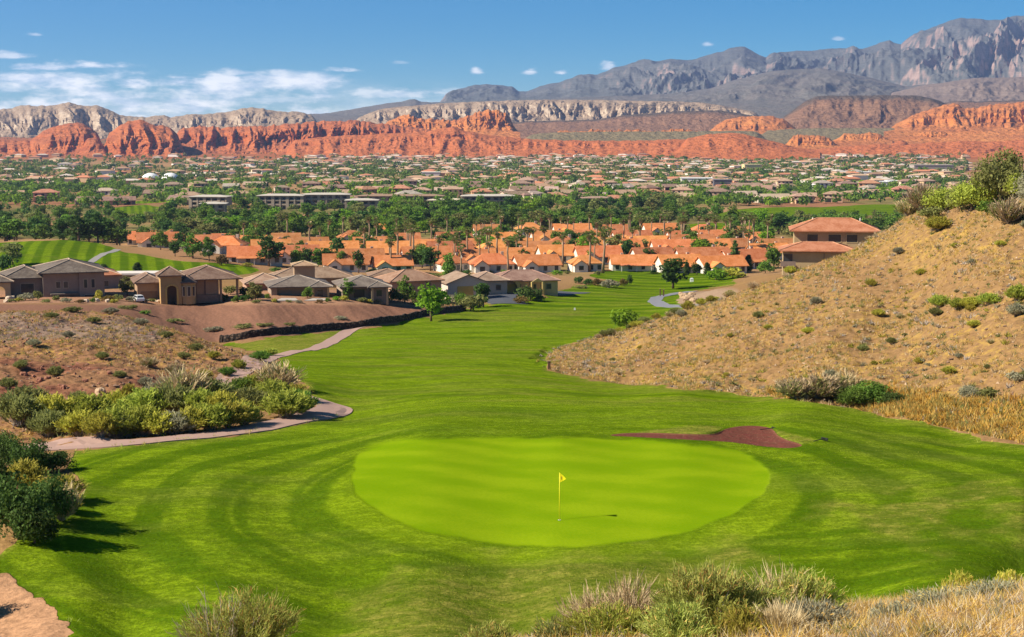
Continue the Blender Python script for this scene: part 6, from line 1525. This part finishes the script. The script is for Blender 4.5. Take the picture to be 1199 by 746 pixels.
tag(link(bpy.data.objects.new('stone_wall', mesh_np('stone_wall', V.reshape(-1, 3), Q, False, [M_STONE]))), 'low dark dry-stone wall curving along the foot of the brown bank', 'wall')

# boulders
def boulder(px, py, wpx, hpx, mat, lab, group, D0, D1, seed):
    p = hit(px, py, D0, D1); w_ = wpx * p.y / F / 2; hh = hpx * p.y / F
    g = np.random.default_rng(seed); n, k = 9, 14; th = np.linspace(0, math.pi, n)[:, None]; ph = np.linspace(0, 2 * math.pi, k, endpoint=False)[None]
    x = np.sin(th) * np.cos(ph); y = np.sin(th) * np.sin(ph); z = np.cos(th) + 0 * ph
    rr = 1 + .28 * gnoise(x * 1.6 + z * 1.1 + seed * 3, y * 1.6 - z * .8, seed); x, y, z = np.sign(x) * np.abs(x) ** .75 * rr, np.sign(y) * np.abs(y) ** .75 * rr, np.sign(z) * np.abs(z) ** .7 * rr
    V = np.stack([x * w_, y * w_ * .8, z * hh * .62 + hh * .3], -1).reshape(-1, 3); ix = np.arange(n * k).reshape(n, k); nx = np.roll(ix, -1, 1)
    Q = np.stack([ix[:-1], nx[:-1], nx[1:], ix[1:]], -1).reshape(-1, 4)[:, ::-1]
    o = link(bpy.data.objects.new('boulder', mesh_np('boulder', V, Q, False, [mat]))); o.location = p; o.rotation_euler[2] = g.uniform(0, 6); return tag(o, lab, 'boulder', group)
BO = [(118,462,15,9),(135,465,12,6),(47,447,9,6),(75,455,8,5),(145,457,9,5),(56,444,8,4),(160,462,8,5),(170,448,8,4),(100,447,7,4),(28,440,9,5),(190,456,9,5),(128,438,7,4)]
for i, (a, b, c, d) in enumerate(sorted(BO)): boulder(a, b, c, d, RK[0 if c > 9 else 3], f'{"large tan" if c > 9 else "small reddish"} boulder, {nth(i)} from the left on the red soil slope', 'boulders on the red slope', 95, 135, 500 + i)
BO = [(800,347,9,6),(806,350,10,7),(813,352,10,6),(820,354,9,5),(797,344,6,4),(826,356,7,4),(810,345,7,5)]
for i, (a, b, c, d) in enumerate(sorted(BO)): boulder(a, b + 1.5, c * 1.2, d, RK[0], f'pale boulder, {nth(i)} from the left in the pile beside the far cart path', 'pale boulders by the far path', 280, 400, 520 + i)
BO = [(12,352,12,6),(8,354,9,4),(112,353,9,4),(126,354,8,4),(100,354,8,4),(186,354,10,4),(206,355,8,4),(240,354,10,4)]
for i, (a, b, c, d) in enumerate(sorted(BO)): boulder(a, b, c, d, RK[2], f'pale landscaping boulder, {nth(i)} from the left on the edge of the house terrace', 'boulders on the terrace edge', 250, 285, 540 + i)
# ------------------------------------------------------------------ sky, sun, air, render settings
SUN_EL, SUN_DIR = rad(38), Vector((-.975, -.22, 0)).normalized()
W = bpy.data.worlds.new('World'); SC.world = W; W.use_nodes = True
nt = W.node_tree; nt.nodes.clear()
class WT(NT):
    def __init__(s, tree): s.t = tree
w = WT(nt)
sky = w.n('ShaderNodeTexSky', sky_type='NISHITA'); sky.sun_disc = False
sky.sun_elevation = SUN_EL; sky.sun_rotation = math.atan2(SUN_DIR.x, SUN_DIR.y)
sky.altitude = 3500; sky.air_density = .9; sky.dust_density = .0; sky.ozone_density = 4.5
hsv = w.n('ShaderNodeHueSaturation'); hsv.inputs['Hue'].default_value = .487; hsv.inputs['Saturation'].default_value = 1.55; hsv.inputs['Value'].default_value = SKYV
w.put(hsv.inputs['Color'], sky.outputs[0])
tc = w.n('ShaderNodeTexCoord'); sp = w.n('ShaderNodeSeparateXYZ'); w.put(sp.inputs[0], tc.outputs['Generated'])
yy = w.math('MAXIMUM', sp.outputs[1], .05)
ca = w.math('DIVIDE', sp.outputs[0], yy); ce = w.math('DIVIDE', sp.outputs[2], yy)   # bearing and height of a direction
def gate(v, a, b, c, d):
    return w.math('MULTIPLY', w.ramp(v, a, b), w.math('SUBTRACT', 1., w.ramp(v, c, d)))
cmb = w.n('ShaderNodeCombineXYZ'); w.put(cmb.inputs[0], ca); w.put(cmb.inputs[1], w.math('MULTIPLY', ce, 3.2))
n1 = w.noise(cmb.outputs[0], 17., 7, .6); n2 = w.noise(cmb.outputs[0], 45., 5, .6)
# a bank of cumulus low on the left, thinning to the right
bank = w.math('MULTIPLY', gate(ca, -.9, -.42, -.13, -.05), gate(ce, -.01, .004, .030, .050))
c1 = w.ramp(w.math('ADD', w.math('ADD', w.math('MULTIPLY', n1, .75), w.math('MULTIPLY', n2, .25)), w.math('MULTIPLY', bank, .30)), .70, .90)
c1 = w.math('MULTIPLY', c1, bank)
veil = w.math('MULTIPLY', w.math('MULTIPLY', gate(ca, -.32, -.18, -.06, -.01), gate(ce, -.01, .0, .018, .034)), .38)
cl = w.math('MAXIMUM', w.math('MULTIPLY', c1, .9), w.math('MULTIPLY', veil, w.ramp(n1, .35, .6)))
spots = None
for px_, py_, rx, ry, am in ((48,41,11,3,.6),(405,82,22,3.2,.8),(558,84,7,4.5,1.),(620,85,9,4,.9),(657,86,9,3.6,.95),(711,79,9,5,1.),(825,52,7,3.2,.75),(975,46,6,2.2,.45),(20,66,26,4.5,.75),(12,62,9,3,.5),(470,74,10,2,.3),
                             (52,79,60,5,.9),(100,77,40,5,.95),(42,93,28,6.5,1.),(95,90,25,6,.6),(160,98,34,8.5,1.),(215,96,40,8,1.),(262,93,34,7,1.),(282,86,24,4.5,.8),(330,86,12,5,.8),(370,99,24,7,.9),(310,101,40,8,.6),(20,106,40,7,.6),(110,108,60,8,.4),(330,117,90,10,.55),(470,111,60,9,.75),(250,116,80,8,.4)):
    a0, e0 = (px_ - CX) / F, float(p2ts(px_, py_)[1])
    dx = w.math('DIVIDE', w.math('SUBTRACT', ca, a0), rx / F); dy = w.math('DIVIDE', w.math('SUBTRACT', ce, e0), ry / F)
    dyy = w.math('MULTIPLY', dy, w.mixf(w.math('GREATER_THAN', dy, 0), 1.5, .9)) 
    r = w.math('SQRT', w.math('ADD', w.math('MULTIPLY', dx, dx), w.math('MULTIPLY', dyy, dyy)))
    r = w.math('SUBTRACT', r, w.math('MULTIPLY', w.math('SUBTRACT', w.math('ADD', w.math('MULTIPLY', n2, .8), w.math('MULTIPLY', n1, .7)), .75), 3.4))
    m = w.math('MULTIPLY', w.math('SUBTRACT', 1., w.ramp(r, .25, 1.3)), am)
    spots = m if spots is None else w.math('MAXIMUM', spots, m)
cl = w.math('MAXIMUM', cl, w.math('MULTIPLY', spots, .85), clamp=True)
shade = w.ramp(n2, .35, .65)
ccol = w.mix(shade, (7.5, 8.4, 9.8), (13., 12.6, 12.2))
col = w.mix(w.math('MULTIPLY', cl, .9), hsv.outputs[0], ccol)
bg = w.n('ShaderNodeBackground'); w.put(bg.inputs['Color'], col); bg.inputs['Strength'].default_value = .068
wo = w.n('ShaderNodeOutputWorld'); w.put(wo.inputs['Surface'], bg.outputs[0])

L = bpy.data.lights.new('sun', 'SUN'); L.energy = 5.0; L.angle = rad(.53); L.color = (1., .90, .74)
lo = link(bpy.data.objects.new('sun', L))
sd = Vector((SUN_DIR.x * math.cos(SUN_EL), SUN_DIR.y * math.cos(SUN_EL), math.sin(SUN_EL)))
lo.rotation_euler = (-sd).to_track_quat('-Z', 'Y').to_euler()

if HAZE:
    b = MB(); b.box(-9000, 9000, -300, 14500, float(GZ.min()) - 60, 1700)
    t = NT('haze_air'); v = t.n('ShaderNodeVolumePrincipled')
    v.inputs['Color'].default_value = (.42, .57, 1., 1); v.inputs['Density'].default_value = HAZE; v.inputs['Anisotropy'].default_value = .2
    o = t.n('ShaderNodeOutputMaterial'); t.put(o.inputs['Volume'], v.outputs[0])
    tag(b.build('haze', t.mat), kind='stuff')

SC.view_settings.view_transform = 'Standard'; SC.view_settings.look = 'None'
SC.view_settings.exposure = EXPO; SC.view_settings.gamma = 1; SC.view_settings.use_curve_mapping = False
cy = SC.cycles
cy.use_denoising = True
try: cy.denoiser = 'OPENIMAGEDENOISE'; cy.denoising_input_passes = 'RGB_ALBEDO_NORMAL'
except Exception: pass
cy.max_bounces = 4; cy.diffuse_bounces = 2; cy.glossy_bounces = 2; cy.transmission_bounces = 2; cy.volume_bounces = 0; cy.transparent_max_bounces = 6
cy.use_adaptive_sampling = False; cy.sample_clamp_indirect = 4
for a_, b_ in list(LABELS.items()):
    if len(b_) > 1: print('SAME LABEL', a_, len(b_))

for a_ in LABELS:
    if len(a_.split()) > 16 or len(a_.split()) < 4: print('LONG LABEL', a_)
